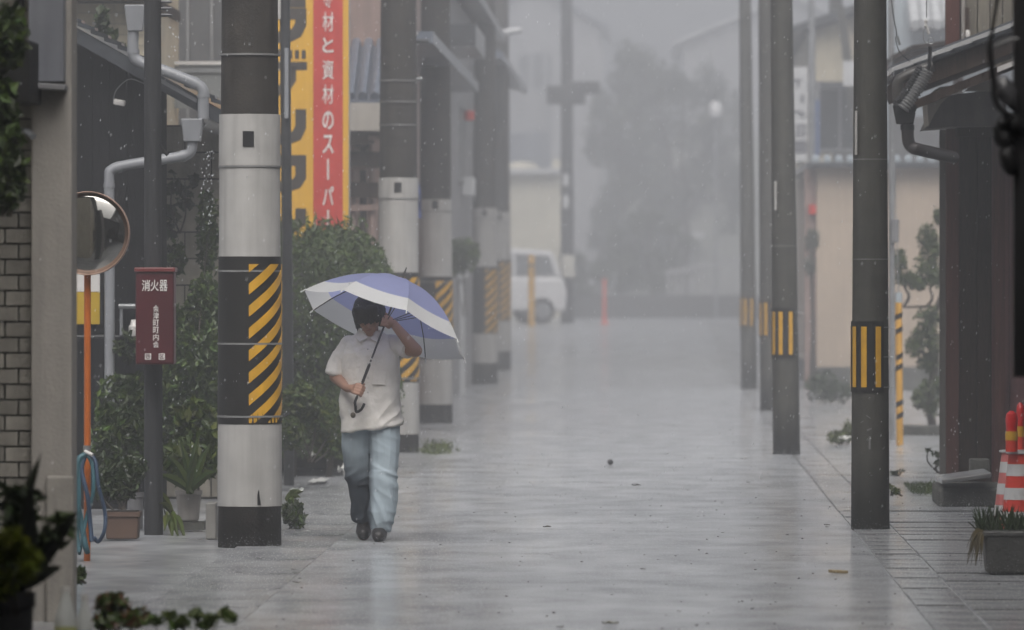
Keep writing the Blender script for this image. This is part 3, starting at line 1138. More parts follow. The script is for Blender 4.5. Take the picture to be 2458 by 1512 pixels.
# dark box and bracket at the wall top, left of the pillar
b = MB(); b.box2((X(8, 30.8), 30.8, Z(245, 30.8)), (X(72, 30.8), 31.47, Z(95, 30.8))); o = b.build('meter_box', M['black'])
bevel(o, .01); tag(o, 'black meter box on the pale brick wall, left of the duct', 'meter box')
b = MB(); b.tube([(X(44, 31.2), 31.3, Z(95, 31.2)), (X(44, 31.2), 31.3, 3.7)], .022, 12); o = b.build('pipe', M['black'], smooth=True)
tag(o, 'thin black pipe running up from the black meter box', 'pipe')
b = MB(); b.tube(spline([(X(20, 31), 31.42, Z(312, 31)), (X(50, 31), 31.3, Z(312, 31)), (X(68, 31), 31.25, Z(325, 31))], 4), .018, 10); o = b.build('wall_bracket', M['steel'], smooth=True)
tag(o, 'shiny metal stub on the brick wall below the black meter box', 'bracket')

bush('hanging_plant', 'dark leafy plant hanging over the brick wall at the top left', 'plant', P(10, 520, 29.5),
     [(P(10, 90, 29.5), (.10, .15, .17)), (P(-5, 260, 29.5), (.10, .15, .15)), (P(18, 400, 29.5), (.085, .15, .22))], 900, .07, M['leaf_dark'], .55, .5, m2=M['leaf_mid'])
# spiky plant, lower left
Yq = 25.0
sp = P(20, 1420, Yq)
tips = [P(100, 1085, Yq), P(35, 1100, Yq + .2), P(4, 1130, Yq - .1), P(130, 1180, Yq + .1), P(188, 1225, Yq - .1), P(200, 1285, Yq), P(150, 1360, Yq - .2), P(-60, 1150, Yq), P(75, 1160, Yq - .2), P(60, 1240, Yq - .3), P(120, 1270, Yq), P(-30, 1220, Yq - .2), P(20, 1180, Yq + .2), P(110, 1330, Yq + .2), P(60, 1130, Yq + .25)]
rng.shuffle(tips)
tips = tips[:7]
pot('plant_pot', 'tall dark pot holding the near black spiky plant', (sp.x, sp.y, 0), .10, .085, sp.z, M['black'])
blade_plant('agave_plant', 'near black spiky plant with broad pointed leaves at the lower left', 'plant', sp, tips, .085, mat('dark_blade', (0.022, 0.027, 0.018), 0.5, 0.3, 6, spec=0.3), .03, .05)
bush('leafy_plant', 'dark long leaved plant crowding round the near black spiky plant', 'plant', (sp.x - .01, sp.y + .12, sp.z), [(P(40, 1210, Yq), (.10, .1, .10)), (P(110, 1290, Yq), (.07, .08, .07)), (P(60, 1370, Yq), (.08, .08, .06)), (P(150, 1250, Yq), (.05, .06, .03))], 90, .12, M['leaf_dark'], .32, .2)
bush('shrub', 'bright yellow green shrub at the lower left corner before the spiky plant', 'shrub', P(20, 1480, 23.5),
     [(P(22, 1310, 23.5), (.07, .08, .07)), (P(70, 1340, 23.5), (.045, .06, .038)), (P(0, 1400, 23.5), (.06, .07, .06)), (P(60, 1375, 23.4), (.042, .06, .035))], 420, .05, M['leaf_yellow'], .6, .1)
b = MB(); b.lathe([(.075, 0), (.09, .20), (.098, .205), (.098, .215), (.08, .215)], (X(5, 26.0), 26.0, 0.0), 24); o = b.build('bucket', mat('dark_red_plastic', (0.12, 0.014, 0.012), 0.35, 0.15, 5))
tag(o, 'dark red plastic bucket at the bottom left corner', 'bucket')
b = MB(); b.box2((X(-20, 26.3), 26.2, 0), (X(52, 26.3), 26.5, Z(1452, 26.3))); 
o = b.build('planter', M['stone']); bevel(o, .01); tag(o, 'mossy stone planter behind the red bucket at the left edge', 'planter')


def bottle(u, vtop, Y, r, label, liquid):
    h = Z(vtop, Y) + .0
    root = thing('plastic_bottle', label, 'bottle', (X(u, Y), Y, 0))
    c = (X(u, Y), Y, 0)
    b = MB(); b.lathe([(r * .8, 0), (r, .015), (r, h * .62), (r * .92, h * .68), (r * .45, h * .87), (r * .36, h * .93), (r * .36, h - .02)], c, 24); b.build('body', M['plastic_clear'], root, smooth=True)
    b = MB(); b.lathe([(r * .42, h - .024), (r * .42, h)], c, 16); b.build('cap', M['white_wrap'], root)
    b = MB(); b.lathe([(r * 1.004, h * .12), (r * 1.004, h * .55)], c, 24, caps=False); b.build('label_band', liquid, root)


bottle(158, 1408, 27.0, .048, 'clear bottle with a pale yellow band beside the pillar foot', mat('pale_yellow_film', (0.30, 0.31, 0.13), 0.4, 0.1, 5))
bottle(203, 1428, 27.2, .034, 'slim grey white bottle right of the bottle with the yellow band', mat('grey_film', (0.30, 0.31, 0.33), 0.4, 0.1, 5))
pot('plant_pot', 'dark round pot under the reddish shrub at the bottom left', P(285, 1600, 26.8).xyz * Vector((1, 1, 0)) if False else (X(290, 26.8), 26.8, 0), .085, .065, .10, M['black'])
bush('shrub', 'small shrub with reddish tips in the dark pot at the bottom left', 'shrub', (X(290, 26.8), 26.8, .09),
     [(P(270, 1450, 26.8), (.075, .08, .05)), (P(330, 1480, 26.8), (.07, .08, .04)), (P(250, 1490, 26.8), (.05, .07, .04)), (P(300, 1490, 26.7), (.09, .07, .035))], 420, .04, M['leaf_mid'], .55, .1, m2=M['leaf_red'])
bush('creeping_plant', 'low green leafy sprigs reaching right along the bottom edge', 'plant', (X(390, 26.4), 26.4, 0),
     [(P(u, v, 26.4 + rng.uniform(-.1, .1)), (.03, .05, .018)) for u, v in ((372, 1488), (405, 1478), (440, 1490), (470, 1474), (505, 1484), (535, 1472), (556, 1484), (425, 1500), (490, 1500))], 300, .042, M['leaf_mid'], .45, .1, stems=6, stem_r=.004, m2=M['leaf_light'])

# ================================================================== traffic mirror, hose
Ym = 38.0
pm_ = Ym / F
mir = thing('traffic_mirror', 'round convex traffic mirror with orange rim on an orange post', 'traffic mirror', (X(208, Ym), Ym, 0))
MB().tube([(X(207, Ym), Ym + .06, -.02), (X(208, Ym), Ym + .06, Z(560, Ym))], 8.2 * pm_, 20).build('post', M['orange_paint'], mir, smooth=True)
cm = Vector((X(211, Ym), Ym, Z(560, Ym)))
R_ = 101 * pm_
b = MB(); b.lathe([(R_ * .955, 0.0)] + [(R_ * .955 * cos(a), 0.036 * sin(a)) for a in [pi / 2 * k / 12 for k in range(1, 12)]] + [(0.002, .036)], cm, 48, axis='y'); b.build('mirror_face', M['mirror'], mir, smooth=True)
b = MB(); b.lathe([(R_ * .93, -.03), (R_, -.03), (R_, .035), (R_ * .985, .042), (R_ * .965, .035), (R_ * .95, -.02)], cm, 48, axis='y', caps=False); b.build('rim', M['rim_orange'], mir, smooth=True)
b = MB(); b.lathe([(R_ * .95, -.02), (R_ * .6, -.06), (.03, -.07)], cm, 32, axis='y'); b.build('back_shell', M['rim_orange'], mir, smooth=True)
b = MB(); b.tube([cm + Vector((0, .05, -.02)), cm + Vector((-.003, .07, -.06))], .03, 10); b.build('bracket', M['steel'], mir)
b = MB(); b.lathe([(9.6 * pm_, 0), (9.6 * pm_, .03)], (X(207, Ym), Ym + .06, Z(1082, Ym)), 16); b.build('clamp', M['steel'], mir)
hz = thing('garden_hose', 'teal garden hose coiled over the foot of the orange mirror post', 'hose', (X(200, Ym), Ym - .05, 0))
for pts, mm_, rr in (
        ([(206, 1090), (186, 1110), (183, 1180), (196, 1260), (205, 1310), (210, 1325)], M['teal'], 9),
        ([(206, 1088), (228, 1105), (236, 1165), (252, 1230), (250, 1275), (236, 1300), (226, 1290)], M['hose_blue'], 6),
        ([(205, 1092), (196, 1130), (210, 1190), (216, 1250), (220, 1300)], M['hose_blue'], 7),
        ([(209, 1090), (222, 1120), (224, 1180), (208, 1240), (198, 1290), (190, 1330)], M['teal'], 6),
        ([(205, 1089), (190, 1122), (190, 1210), (186, 1280), (190, 1325)], M['teal'], 6)):
    q = spline([P(u, v, Ym - .06 - .02 * i % .05) for i, (u, v) in enumerate(pts)], 6)
    MB().tube(q, rr * pm_ * .8, 10).build('coil', mm_, hz, smooth=True)
b = MB(); b.tube([P(204, 1083, Ym - .1), P(222, 1092, Ym - .13)], .011, 10); b.build('nozzle', M['letter_white'], hz, smooth=True)
bush('weed', 'green weed at the foot of the concrete pillar', 'plant', P(190, 1400, 33.2), [(P(190, 1378, 33.2), (.03, .05, .05))], 60, .04, M['leaf_mid'], .5, 0)

# ================================================================== left house: black gable, downpipes
Yg = 46.5
hA = thing('old_house', 'old black board house with a tiled gable roof behind the mirror', 'house', (X(280, Yg), Yg, 0))
gx0, gx1 = -6.5, X(388, Yg)
bz = lambda x: Z(70 + (x - X(205, Yg)) / (X(522, Yg) - X(205, Yg)) * 180, Yg)
b = MB(); b.prism([(gx0, -.02), (gx1, -.02), (gx1, bz(gx1) - .1), (X(100, Yg), bz(X(100, Yg)) - .1), (gx0, bz(X(100, Yg)) - .1 - .1)], Yg + .03, Yg + .5); b.build('wall', M['charred'], hA)
# vertical boards of the gable
bwid = 0.125
x = gx1
while x > X(100, Yg):
    b = MB()
    b.prism([(x - bwid + .006, 0), (x - .002, 0), (x - .002, bz(x) - .12), (x - bwid + .006, bz(x - bwid) - .12)], Yg + rng.uniform(0, .008), Yg + .028)
    b.build('board', M['charred'], hA)
    x -= bwid
# roof slab and edge tiles
xr0, xr1 = X(100, Yg), X(545, Yg)
b = MB(); b.prism([(xr0, bz(xr0) - .02), (xr1, bz(xr1) - .02), (xr1, bz(xr1) - .13), (xr0, bz(xr0) - .13)], Yg - .3, Yg + 6); rf_ = b.build('roof', M['roof_tile'], hA)
nt_ = 14
for i in range(nt_):
    xa = xr0 + (xr1 - xr0) * i / nt_
    xb = xr0 + (xr1 - xr0) * (i + 1) / nt_
    b = MB()
    b.prism([(xa, bz(xa) - .005), (xb + .03, bz(xb) + .012), (xb + .03, bz(xb) + .038), (xa, bz(xa) + .03)], Yg - .33, Yg - .06)
    b.build('tile', M['roof_tile'], rf_)
b = MB(); b.prism([(X(395, Yg), Z(192, Yg)), (X(480, Yg), Z(240, Yg)), (X(480, Yg), Z(250, Yg)), (X(395, Yg), Z(202, Yg))], Yg - .37, Yg - .33); b.build('bargeboard', M['pvc'], hA)
# collector box + downpipes (grey pvc)
Yd = Yg - .45
pd = Yd / F
dp = thing('downpipe', 'grey plastic downpipe with elbows running down the black house', 'downpipe', (X(262, Yd), Yd, 0))


def hopper(u, v0, v1, w0, w1, parent, m, Y, name='hopper'):
    b = MB()
    b.box(((X(u, Y)), Y, (Z(v0, Y) + Z(v1, Y)) / 2), (w1 * Y / F, w1 * Y / F, Z(v0, Y) - Z(v1, Y)), taper=w0 / w1)
    o = b.build(name, m, parent)
    bevel(o, .008)
    return o


hopper(325, 12, 75, 50, 36, dp, M['pvc'], Yd)
MB().tube(spline([P(320, 75, Yd), P(320, 125, Yd), P(335, 148, Yd), P(400, 172, Yd), P(468, 200, Yd), P(487, 218, Yd), P(488, 250, Yd), P(488, 285, Yd)], 5), 13.5 * pd, 16).build('upper_pipe', M['pvc'], dp, smooth=True)
for (u, v, u2, v2) in ((320, 118, 320, 128), (462, 197, 472, 202), (488, 226, 488, 234)):
    MB().tube([P(u, v, Yd), P(u2, v2, Yd)], 15.2 * pd, 16).build('collar', M['pvc'], dp, smooth=True)
hopper(462, 285, 340, 52, 40, dp, M['pvc'], Yd)
MB().tube(spline([P(462, 340, Yd), P(458, 362, Yd), P(440, 374, Yd), P(380, 384, Yd), P(300, 397, Yd), P(268, 408, Yd), P(262, 435, Yd), P(263, 600, Yd), P(263, 800, Yd), P(263, 1010, Yd)], 5), 12.5 * pd, 16).build('lower_pipe', M['pvc'], dp, smooth=True)
for (u, v, u2, v2) in ((445, 373, 435, 375), (290, 400, 280, 403), (262, 440, 262, 450)):
    MB().tube([P(u, v, Yd), P(u2, v2, Yd)], 14.2 * pd, 16).build('collar', M['pvc'], dp, smooth=True)
# eave gutter along the street side
b = MB()
for y in (0,):
    n = 10
    vs, fs = [], []
    for yy in (Yg - .35, Yg + 6):
        for k in range(n + 1):
            a = pi + pi * k / n
            vs.append((X(485, Yg) + .075 * cos(a), yy, Z(285, Yg) + .075 * sin(a)))
        for k in range(n + 1):
            a = 2 * pi - pi * k / n
            vs.append((X(485, Yg) + .07 * cos(a), yy, Z(285, Yg) + .07 * sin(a)))
    m_ = 2 * (n + 1)
    for k in range(m_):
        fs.append((k, (k + 1) % m_, m_ + (k + 1) % m_, m_ + k))
    fs.append(tuple(range(m_ - 1, -1, -1)))
    b.add(vs, fs)
o = b.build('eave_gutter', M['pvc'])
tag(o, 'half round grey eave gutter at the roof edge of the black house', 'gutter')
# wires, lamp and taps on the gable
lp = thing('wall_lamp', 'small white outdoor lamp on the black gable wall', 'lamp', P(285, 245, Yg - .05))
b = MB(); b.box(P(287, 246, Yg - .06), (.085, .07, .045), rot=(0, radians(10), 0)); o = b.build('lamp_head', M['letter_white'], lp); bevel(o, .012)
MB().tube(spline([P(272, 240, Yg - .03), P(280, 215, Yg - .04), P(310, 190, Yg - .04), P(345, 200, Yg - .03)], 6), .004, 6).build('cable', M['steel'], lp)
tp = thing('water_tap', 'grey tap and pipes on the black wall beside the red box', 'tap', P(300, 780, Yg - .05))
MB().tube(spline([P(285, 735, Yg - .1), P(290, 735, Yg - .1), P(325, 735, Yg - .1)], 3), .02, 10).build('spout', M['steel'], tp, smooth=True)
MB().tube([P(291, 730, Yg - .09), P(291, 805, Yg - .09)], .012, 8).build('riser', M['pvc'], tp)
MB().tube([P(180, 808, Yg - .07), P(330, 808, Yg - .07)], .012, 8).build('cross_pipe', M['steel_dark'], tp)
b = MB(); b.lathe([(.03, 0), (.04, .02), (.04, .07), (.028, .085), (.022, .12)], P(322, 807, Yg - .1), 16); b.build('filter_cup', M['letter_white'], tp, smooth=True)
b = MB(); b.ell(P(300, 965, Yg - .08), (.045, .03, .02), 10, 8, rot=(0, radians(25), 0)); b.build('valve', M['steel'], tp)
b = MB(); b.tube([P(280, 933, Yg - .08), P(330, 931, Yg - .08)], .008, 8); b.build('branch_pipe', M['steel'], tp)
# banner behind the mirror post
bn = thing('notice_board', 'white and yellow notice board on the black wall behind the mirror post', 'notice board', P(205, 780, Yg - .02))
b = MB(); b.box2(P(165, 700, Yg - .03), P(240, 625, Yg - .012)); b.build('white_panel', M['letter_white'], bn)
b = MB(); b.box2(P(165, 778, Yg - .03), P(240, 701, Yg - .012)); b.build('yellow_panel', mat('notice_yellow', (0.50, 0.33, 0.02), 0.4, 0.1, 4), bn)
b = MB(); b.box2(P(240, 780, Yg - .033), P(247, 622, Yg - .008)); b.build('frame', M['black'], bn)

# upper cream house behind and grey wall with panel
Yc = 54.0
hB = thing('cream_house', 'cream sided upper house wall showing above the black gable', 'house', (X(250, Yc), Yc, 0))
b = MB(); b.box2((-8, Yc, 0), (X(345, Yc), Yc + 4, 5.2)); b.build('wall', M['cream2'], hB)
for i in range(8):
    zc = Z(135 - i * 26, Yc)
    b = MB(); b.box((X(240, Yc), Yc - .004, zc), (.9, .012, .006)); b.build('siding_joint', M['beige_block'], hB)
b = MB(); b.box2((X(-100, Yc), Yc - .5, Z(8, Yc)), (X(352, Yc), Yc + 3.9, Z(-18, Yc))); b.build('eave', M['dark_wood'], hB)
b = MB(); b.box2((X(222, Yc), Yc - .03, Z(60, Yc)), (X(252, Yc), Yc - .005, Z(52, Yc))); b.build('sill', M['letter_white'], hB)
bush('ivy', 'dark ivy creeping over the eave of the cream house', 'ivy', P(250, 130, 50), [(P(245, 45, 50), (.05, .1, .12)), (P(262, 90, 50), (.06, .1, .09)), (P(225, 100, 50), (.05, .1, .05)), (P(290, 120, 50), (.05, .1, .05))], 240, .08, M['leaf_dark'], .7, .6)
Yf = 62.0
hC = thing('warehouse', 'dark grey metal clad wall rising behind the downpipes', 'building', (X(440, Yf), Yf, 0))
b = MB(); b.box2((-9, Yf, 0), (X(600, Yf), Yf + 3, 6)); b.build('wall', M['dark_wall'], hC)
for u in (392, 450, 508):
    b = MB(); b.box2((X(u - 3, Yf), Yf - .025, 0), (X(u + 4, Yf), Yf - .003, 6)); b.build('seam', M['grey_wrap'], hC)
Yv = 57.5
cp = thing('carport_roof', 'translucent grey carport panel with a white front bar', 'carport', (X(460, Yv), Yv, 0))
b = MB(); b.box2((X(375, Yv), Yv - .02, Z(155, Yv)), (X(600, Yv), Yv + .03, Z(147, Yv))); b.build('front_bar', M['letter_white'], cp)
b = MB(); b.box2((X(375, Yv), Yv + .01, Z(260, Yv)), (X(600, Yv), Yv + .02, Z(158, Yv))); b.build('panel', mat('grey_polycarbonate', (0.24, 0.25, 0.25), 0.25, 0.1, 3, streak=.15), cp)
b = MB(); b.box2((X(375, Yv), Yv - .012, Z(174, Yv)), (X(600, Yv), Yv + .006, Z(164, Yv))); b.build('rail', M['steel'], cp)
MB().tube([(X(380, Yv), Yv, 0), (X(380, Yv), Yv, Z(150, Yv))], .03, 8).build('post', M['steel'], cp)
# block wall with ivy
Yb_ = 48.6
bl = thing('block_wall', 'beige concrete block wall between the dark post and striped pole', 'wall', (X(455, Yb_), Yb_, 0))
b = MB(); b.box2((X(380, Yb_), Yb_ + .012, -.02), (X(632, Yb_), Yb_ + .15, Z(300, Yb_))); b.build('mortar', mat('block_mortar', (0.075, 0.07, 0.06), .8, .2, 8), bl)
bh, bl_ = 0.20, 0.40
b = MB(); b.box((0, 0, 0), (bl_ - .012, .05, bh - .012)); blk = b.mesh('block', M['beige_block'])
b = MB(); b.box((0, 0, 0), (bl_ / 2 - .012, .05, bh - .012)); hblk = b.mesh('block', M['beige_block'])
for i in range(int(Z(300, Yb_) / bh)):
    for j in range(3 if i % 2 else 2):
        short = i % 2 and j != 1
        xx = X(380, Yb_) + (bl_ * (j + .5) if not i % 2 else (.1, .4, .7)[j])
        link_mesh('block', hblk if short else blk, bl, (xx, Yb_ + rng.uniform(-.002, .002), bh * (i + .5)))

# dark wooden post with the red extinguisher box
Yt = 41.8
pt = thing('wooden_post', 'tall dark wooden post carrying the red extinguisher box', 'post', (X(364, Yt), Yt, 0))
b = MB(); b.tube([(X(366, Yt), Yt + .1, -.03), (X(364, Yt), Yt + .1, 2), (X(363, Yt), Yt + .1, 7)], [.062, .058, .05], 14); b.build('shaft', M['steel_dark'] if False else mat('dark_blue_wood', (0.030, 0.031, 0.034), .6, .35, 6, .4, 30, stretch=(6, 6, .6), streak=.2), pt, smooth=True)
b = MB(); b.tube([P(385, 345, Yt), P(393, 362, Yt), P(403, 372, Yt)], .012, 8); b.build('hook', M['black'], pt)
b = MB()
for k in range(3):
    b.lathe([(.03, 0), (.045, .01), (.03, .02)], P(398, 40 - k * 16, Yt + .12), 12)
b.tube([P(380, 20, Yt + .12), P(412, 20, Yt + .12)], .01, 8)
b.build('insulator', M['pot_grey'], pt)
ex = thing('extinguisher_box', 'dark red fire extinguisher box with white lettering on the wooden post', 'extinguisher box', P(376, 878, Yt))
b = MB(); b.box2((X(330, Yt), Yt - .16, Z(874, Yt)), (X(422, Yt), Yt + .035, Z(652, Yt))); o = b.build('body', M['ext_red'], ex); bevel(o, .012, 3)
b = MB(); b.box2((X(327, Yt), Yt - .175, Z(653, Yt)), (X(425, Yt), Yt + .035, Z(642, Yt))); o = b.build('lid', mat('faded_red', (0.16, 0.03, 0.03), .35, .15, 5), ex); bevel(o, .006)
b = MB(); b.box2((X(334, Yt), Yt - .163, Z(868, Yt)), (X(418, Yt), Yt - .160, Z(660, Yt))); b.build('door', M['ext_red'], ex)
pe = Yt / F


def put_text(ch, uc, vc, wpx, hpx, Y, parent, m, off=0.02, yf=0.0):
    me = text_mesh(ch, 1.0, 0.0, off)
    a = np.array([q.co[:] for q in me.vertices])
    h = a[:, 2].max() - a[:, 2].min()
    wd = a[:, 0].max() - a[:, 0].min()
    kz, kx = hpx * Y / F / h, wpx * Y / F / wd
    for q in me.vertices:
        q.co = (q.co.x * kx, q.co.y, q.co.z * kz)
    me.materials.clear()
    me.materials.append(m)
    return link_mesh('letter', me, parent, (X(uc, Y), Y + yf, Z(vc, Y)))


yl = -.1655
for ch, u in (('消', 355), ('火', 376), ('器', 397)):
    put_text(ch, u, 685, 20, 27, Yt, ex, M['letter_white'], .018, yl)
for i, ch in enumerate('会津町町内会'):
    put_text(ch, 379, 740 + i * 17.2, 14, 15.5, Yt, ex, M['letter_white'], .014, yl)
for ch, u in (('四', 360), ('区', 393)):
    b = MB(); b.box((X(u, Yt), Yt + yl + .001, Z(855, Yt)), (15 * pe, .002, 15 * pe)); b.build('letter_tile', M['letter_white'], ex)
    put_text(ch, u, 855, 10, 10, Yt, ex, M['ext_red'], .01, yl - .0015)

# ================================================================== potted plants along the left wall
pot('planter', 'brown rectangular planter at the foot of the black house', (X(295, 41.0), 41.0, 0), 0, 0, .17, M['terracotta'], cat='planter', rect=(.215, .2))
bush('shrub', 'dense dark shrub growing out of the brown planter', 'shrub', (X(295, 41.0), 41.0, .15), [(P(290, 1150, 41.1), (.13, .15, .16)), (P(255, 1170, 41.1), (.08, .1, .1)), (P(330, 1120, 41.2), (.07, .1, .1))], 900, .045, M['leaf_dark'], .5, 0)
pot('plant_pot', 'grey cylindrical pot against the dark wooden post', (X(325, 42.6), 42.6, 0), .055, .05, .24, M['pot_grey'])
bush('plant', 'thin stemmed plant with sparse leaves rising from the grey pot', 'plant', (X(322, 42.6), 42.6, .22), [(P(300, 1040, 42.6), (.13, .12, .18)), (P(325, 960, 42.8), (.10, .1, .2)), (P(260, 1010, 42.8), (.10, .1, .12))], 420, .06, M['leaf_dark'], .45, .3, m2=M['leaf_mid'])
pw = pot('plant_pot', 'off white bucket pot with ragged rim beside the striped pole', (X(453, 42.4), 42.4, .06), .085, .068, .20, M['pot_white'])
b = MB(); b.box((X(455, 42.4), 42.42, .028), (.2, .16, .056)); o = b.build('stone_block', M['stone']); tag(o, 'flat dark stone under the off white bucket pot', 'stone')
bush('plant', 'large leafy plant filling the space above the off white pot', 'plant', (X(453, 42.4), 42.4, .25), [(P(450, 1110, 42.5), (.17, .15, .15)), (P(470, 1020, 42.7), (.14, .15, .18)), (P(500, 1080, 42.6), (.08, .12, .2))], 700, .085, M['leaf_mid'], .5, .4, m2=M['leaf_light'])
blade_plant('lily_plant', 'drooping long leaved plant in front of the off white pot', 'plant', P(405, 1235, 42.0), [P(365, 1170, 41.9), P(380, 1210, 41.8), P(395, 1275, 41.7), P(415, 1300, 41.7), P(432, 1302, 41.7), P(400, 1240, 41.8), P(447, 1310, 41.7), P(425, 1290, 41.6)], .05, M['leaf_light'], .12, .04)
blade_plant('lily_plant', 'upright yellow green broad leaves above the off white pot', 'plant', P(455, 1185, 42.2), [P(368, 1140, 42.0), P(430, 1050, 42.2), P(480, 1040, 42.2), P(520, 1130, 42.1), P(400, 1090, 42.1), P(470, 1085, 42.0), P(505, 1060, 42.2)], .06, M['leaf_mid'], .1, .03)
b = MB(); b.box2((X(496, 41.2), 41.1, -.01), (X(521, 41.2), 41.3, Z(1205, 41.2))); o = b.build('concrete_block', M['concrete_pale']); bevel(o, .01); tag(o, 'upright pale concrete block touching the nearest striped pole', 'concrete block')
bush('vine', 'dense vine climbing the block wall left of the striped pole', 'vine', P(460, 1200, 45.5), [(P(455, 930, 46.5), (.20, .18, .30)), (P(490, 760, 46.8), (.15, .15, .32)), (P(430, 800, 47), (.14, .15, .22)), (P(500, 560, 47.2), (.09, .12, .35)), (P(480, 1060, 45.5), (.2, .2, .25)), (P(420, 620, 47.6), (.10, .1, .14)), (P(395, 990, 46.5), (.1, .15, .25)), (P(440, 900, 46.2), (.16, .15, .4)), (P(505, 900, 46.0), (.10, .15, .4))], 6800, .058, M['leaf_mid'], .5, .6, stems=5, m2=M['leaf_dark'])
bush('ivy', 'sparse dark ivy leaves clinging to the beige block wall', 'ivy', P(430, 560, 48.2), [(P(415, 440, 48.3), (.05, .04, .10)), (P(445, 475, 48.3), (.08, .04, .08)), (P(410, 530, 48.3), (.07, .04, .12)), (P(465, 430, 48.3), (.04, .04, .06))], 90, .085, M['leaf_dark'], .75, .8)
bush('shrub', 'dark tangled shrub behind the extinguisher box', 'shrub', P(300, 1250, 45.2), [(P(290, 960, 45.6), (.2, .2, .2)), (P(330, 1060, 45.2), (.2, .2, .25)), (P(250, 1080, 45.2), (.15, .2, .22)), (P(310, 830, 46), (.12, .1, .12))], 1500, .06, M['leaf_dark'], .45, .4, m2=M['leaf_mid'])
for (u, v0, v1, rr) in ((280, 1100, 1240, .012), (235, 1060, 1230, .010), (345, 930, 1100, .008)):
    pass
# right of the striped pole
bush('shrub', 'light green leafy shrub directly right of the striped pole', 'shrub', P(740, 1110, 50.5), [(P(720, 960, 50.5), (.15, .2, .15)), (P(760, 1000, 50.8), (.16, .2, .16)), (P(700, 1040, 50.3), (.11, .2, .14)), (P(800, 1000, 51.2), (.14, .2, .14)), (P(790, 1060, 51.0), (.16, .2, .12))], 2600, .055, M['leaf_mid'], .5, .2, m2=M['leaf_light'], stems=5)
bush('plant', 'low rounded weedy plant at the right foot of the striped pole', 'plant', P(708, 1268, 42.6), [(P(702, 1230, 42.5), (.075, .09, .09)), (P(716, 1245, 42.5), (.05, .08, .06))], 420, .05, M['leaf_grey'], .35, .5, m2=M['leaf_mid'])
blade_plant('broad_leaf_plant', 'wet broad leaves hanging at the right edge of the striped pole', 'plant', P(690, 1200, 42.9), [P(713, 1178, 42.8), P(722, 1195, 42.8), P(700, 1240, 42.6), P(712, 1225, 42.7), P(728, 1180, 42.9)], .05, M['leaf_light'], .15, .02)
def scrap(name, label, cat, c, s, m, seed):
    """crumpled sheet"""
    b = MB()
    n = 6
    vs, fs = [], []
    for i in range(n):
        for j in range(n):
            x, y = (i / (n - 1) - .5), (j / (n - 1) - .5)
            h = noise.noise(Vector((x * 4 + seed, y * 4, seed)))
            vs.append((c[0] + s[0] * (x + .15 * h), c[1] + s[1] * y, c[2] + s[2] * (.5 + h)))
    for i in range(n - 1):
        for j in range(n - 1):
            a = i * n + j
            fs.append((a, a + n, a + n + 1, a + 1))
    b.add(vs, fs)
    o = b.build(name, m, loc=c)
    sol = o.modifiers.new('s', 'SOLIDIFY')
    sol.thickness = .003
    return tag(o, label, cat)


scrap('plastic_bag', 'crumpled shiny plastic bag behind the right foot of the striped pole', 'plastic bag', P(712, 1186, 43.2), (.09, .09, .06), M['plastic_clear'], 3)
scrap('paper_scrap', 'white torn scrap lying by the hedge foot behind the walking person', 'paper scrap', P(824, 1140, 53.0), (.09, .10, .09), M['paper_white'], 5)
scrap('paper_scrap', 'small pale scrap caught low in the hedge left of the person', 'paper scrap', P(752, 1095, 53.2), (.05, .06, .05), M['paper_white'], 8)
scrap('paper_scrap', 'flat pale sheet on the wet ground below the hedge', 'paper scrap', P(765, 1155, 52.6) * Vector((1, 1, 0)) if False else (X(765, 52.3), 52.3, .005), (.13, .9, .02), M['paper_white'], 11)

# ================================================================== left row of houses


def gable_house(name, label, x0, x1, y0, y1, h, wall_m, roof_m, label_cat='house', ridge=1.2, over=0.35):
    root = thing(name, label, label_cat, ((x0 + x1) / 2, (y0 + y1) / 2, gz(y0)))
    b = MB(); b.box2((x0, y0, -.05), (x1, y1, h)); b.build('wall', wall_m, root)
    xm = (x0 + x1) / 2
    b = MB()
    b.prism([(x0 - over, h - .05), (xm, h + ridge), (x1 + over, h - .05), (x1 + over, h + .08), (xm, h + ridge + .14), (x0 - over, h + .08)], y0 - over, y1 + over)
    b.build('roof', roof_m, root)
    b = MB(); b.prism([(x0, h - .001), (x1, h - .001), (xm, h + ridge - .05)], y0 + .02, y1 - .02); b.build('gable', wall_m, root)
    return root


def window(root, c, wd, h, face='y', d=.05):
    """recessed looking window: frame, pane"""
    c = Vector(c)
    b = MB()
    t = .05
    if face == 'y':
        b.box(c + Vector((0, 0, h / 2)), (wd + t, d, t)); b.box(c + Vector((0, 0, -h / 2)), (wd + t, d, t))
        b.box(c + Vector((-wd / 2, 0, 0)), (t, d - .004, h - t)); b.box(c + Vector((wd / 2, 0, 0)), (t, d - .004, h - t)); b.box(c, (t * .8, d - .008, h - t))
    else:
        b.box(c + Vector((0, 0, h / 2)), (d, wd + t, t)); b.box(c + Vector((0, 0, -h / 2)), (d, wd + t, t))
        b.box(c + Vector((0, -wd / 2, 0)), (d - .004, t, h - t)); b.box(c + Vector((0, wd / 2, 0)), (d - .004, t, h - t)); b.box(c, (d - .008, t * .8, h - t))
    f = b.build('window', M['steel'], root)
    b = MB()
    if face == 'y':
        b.box(c + Vector((0, .008, 0)), (wd, .02, h))
    else:
        b.box(c + Vector((-.008 if c.x < 0 else .008, 0, 0)), (.02, wd, h))
    b.build('pane', M['glass_dark'], f)
    return f


# pink house with balcony: front at u 837..903
h1 = thing('pink_house', 'pinkish house with dark balcony boards beside the yellow sign', 'house', (-3.6, 67, 0))
Yh = 66.0
xe = -2.72
b = MB(); b.box2((-9, Yh, -.05), (xe, 84, 6.6)); b.build('wall', M['pink_wall'], h1)
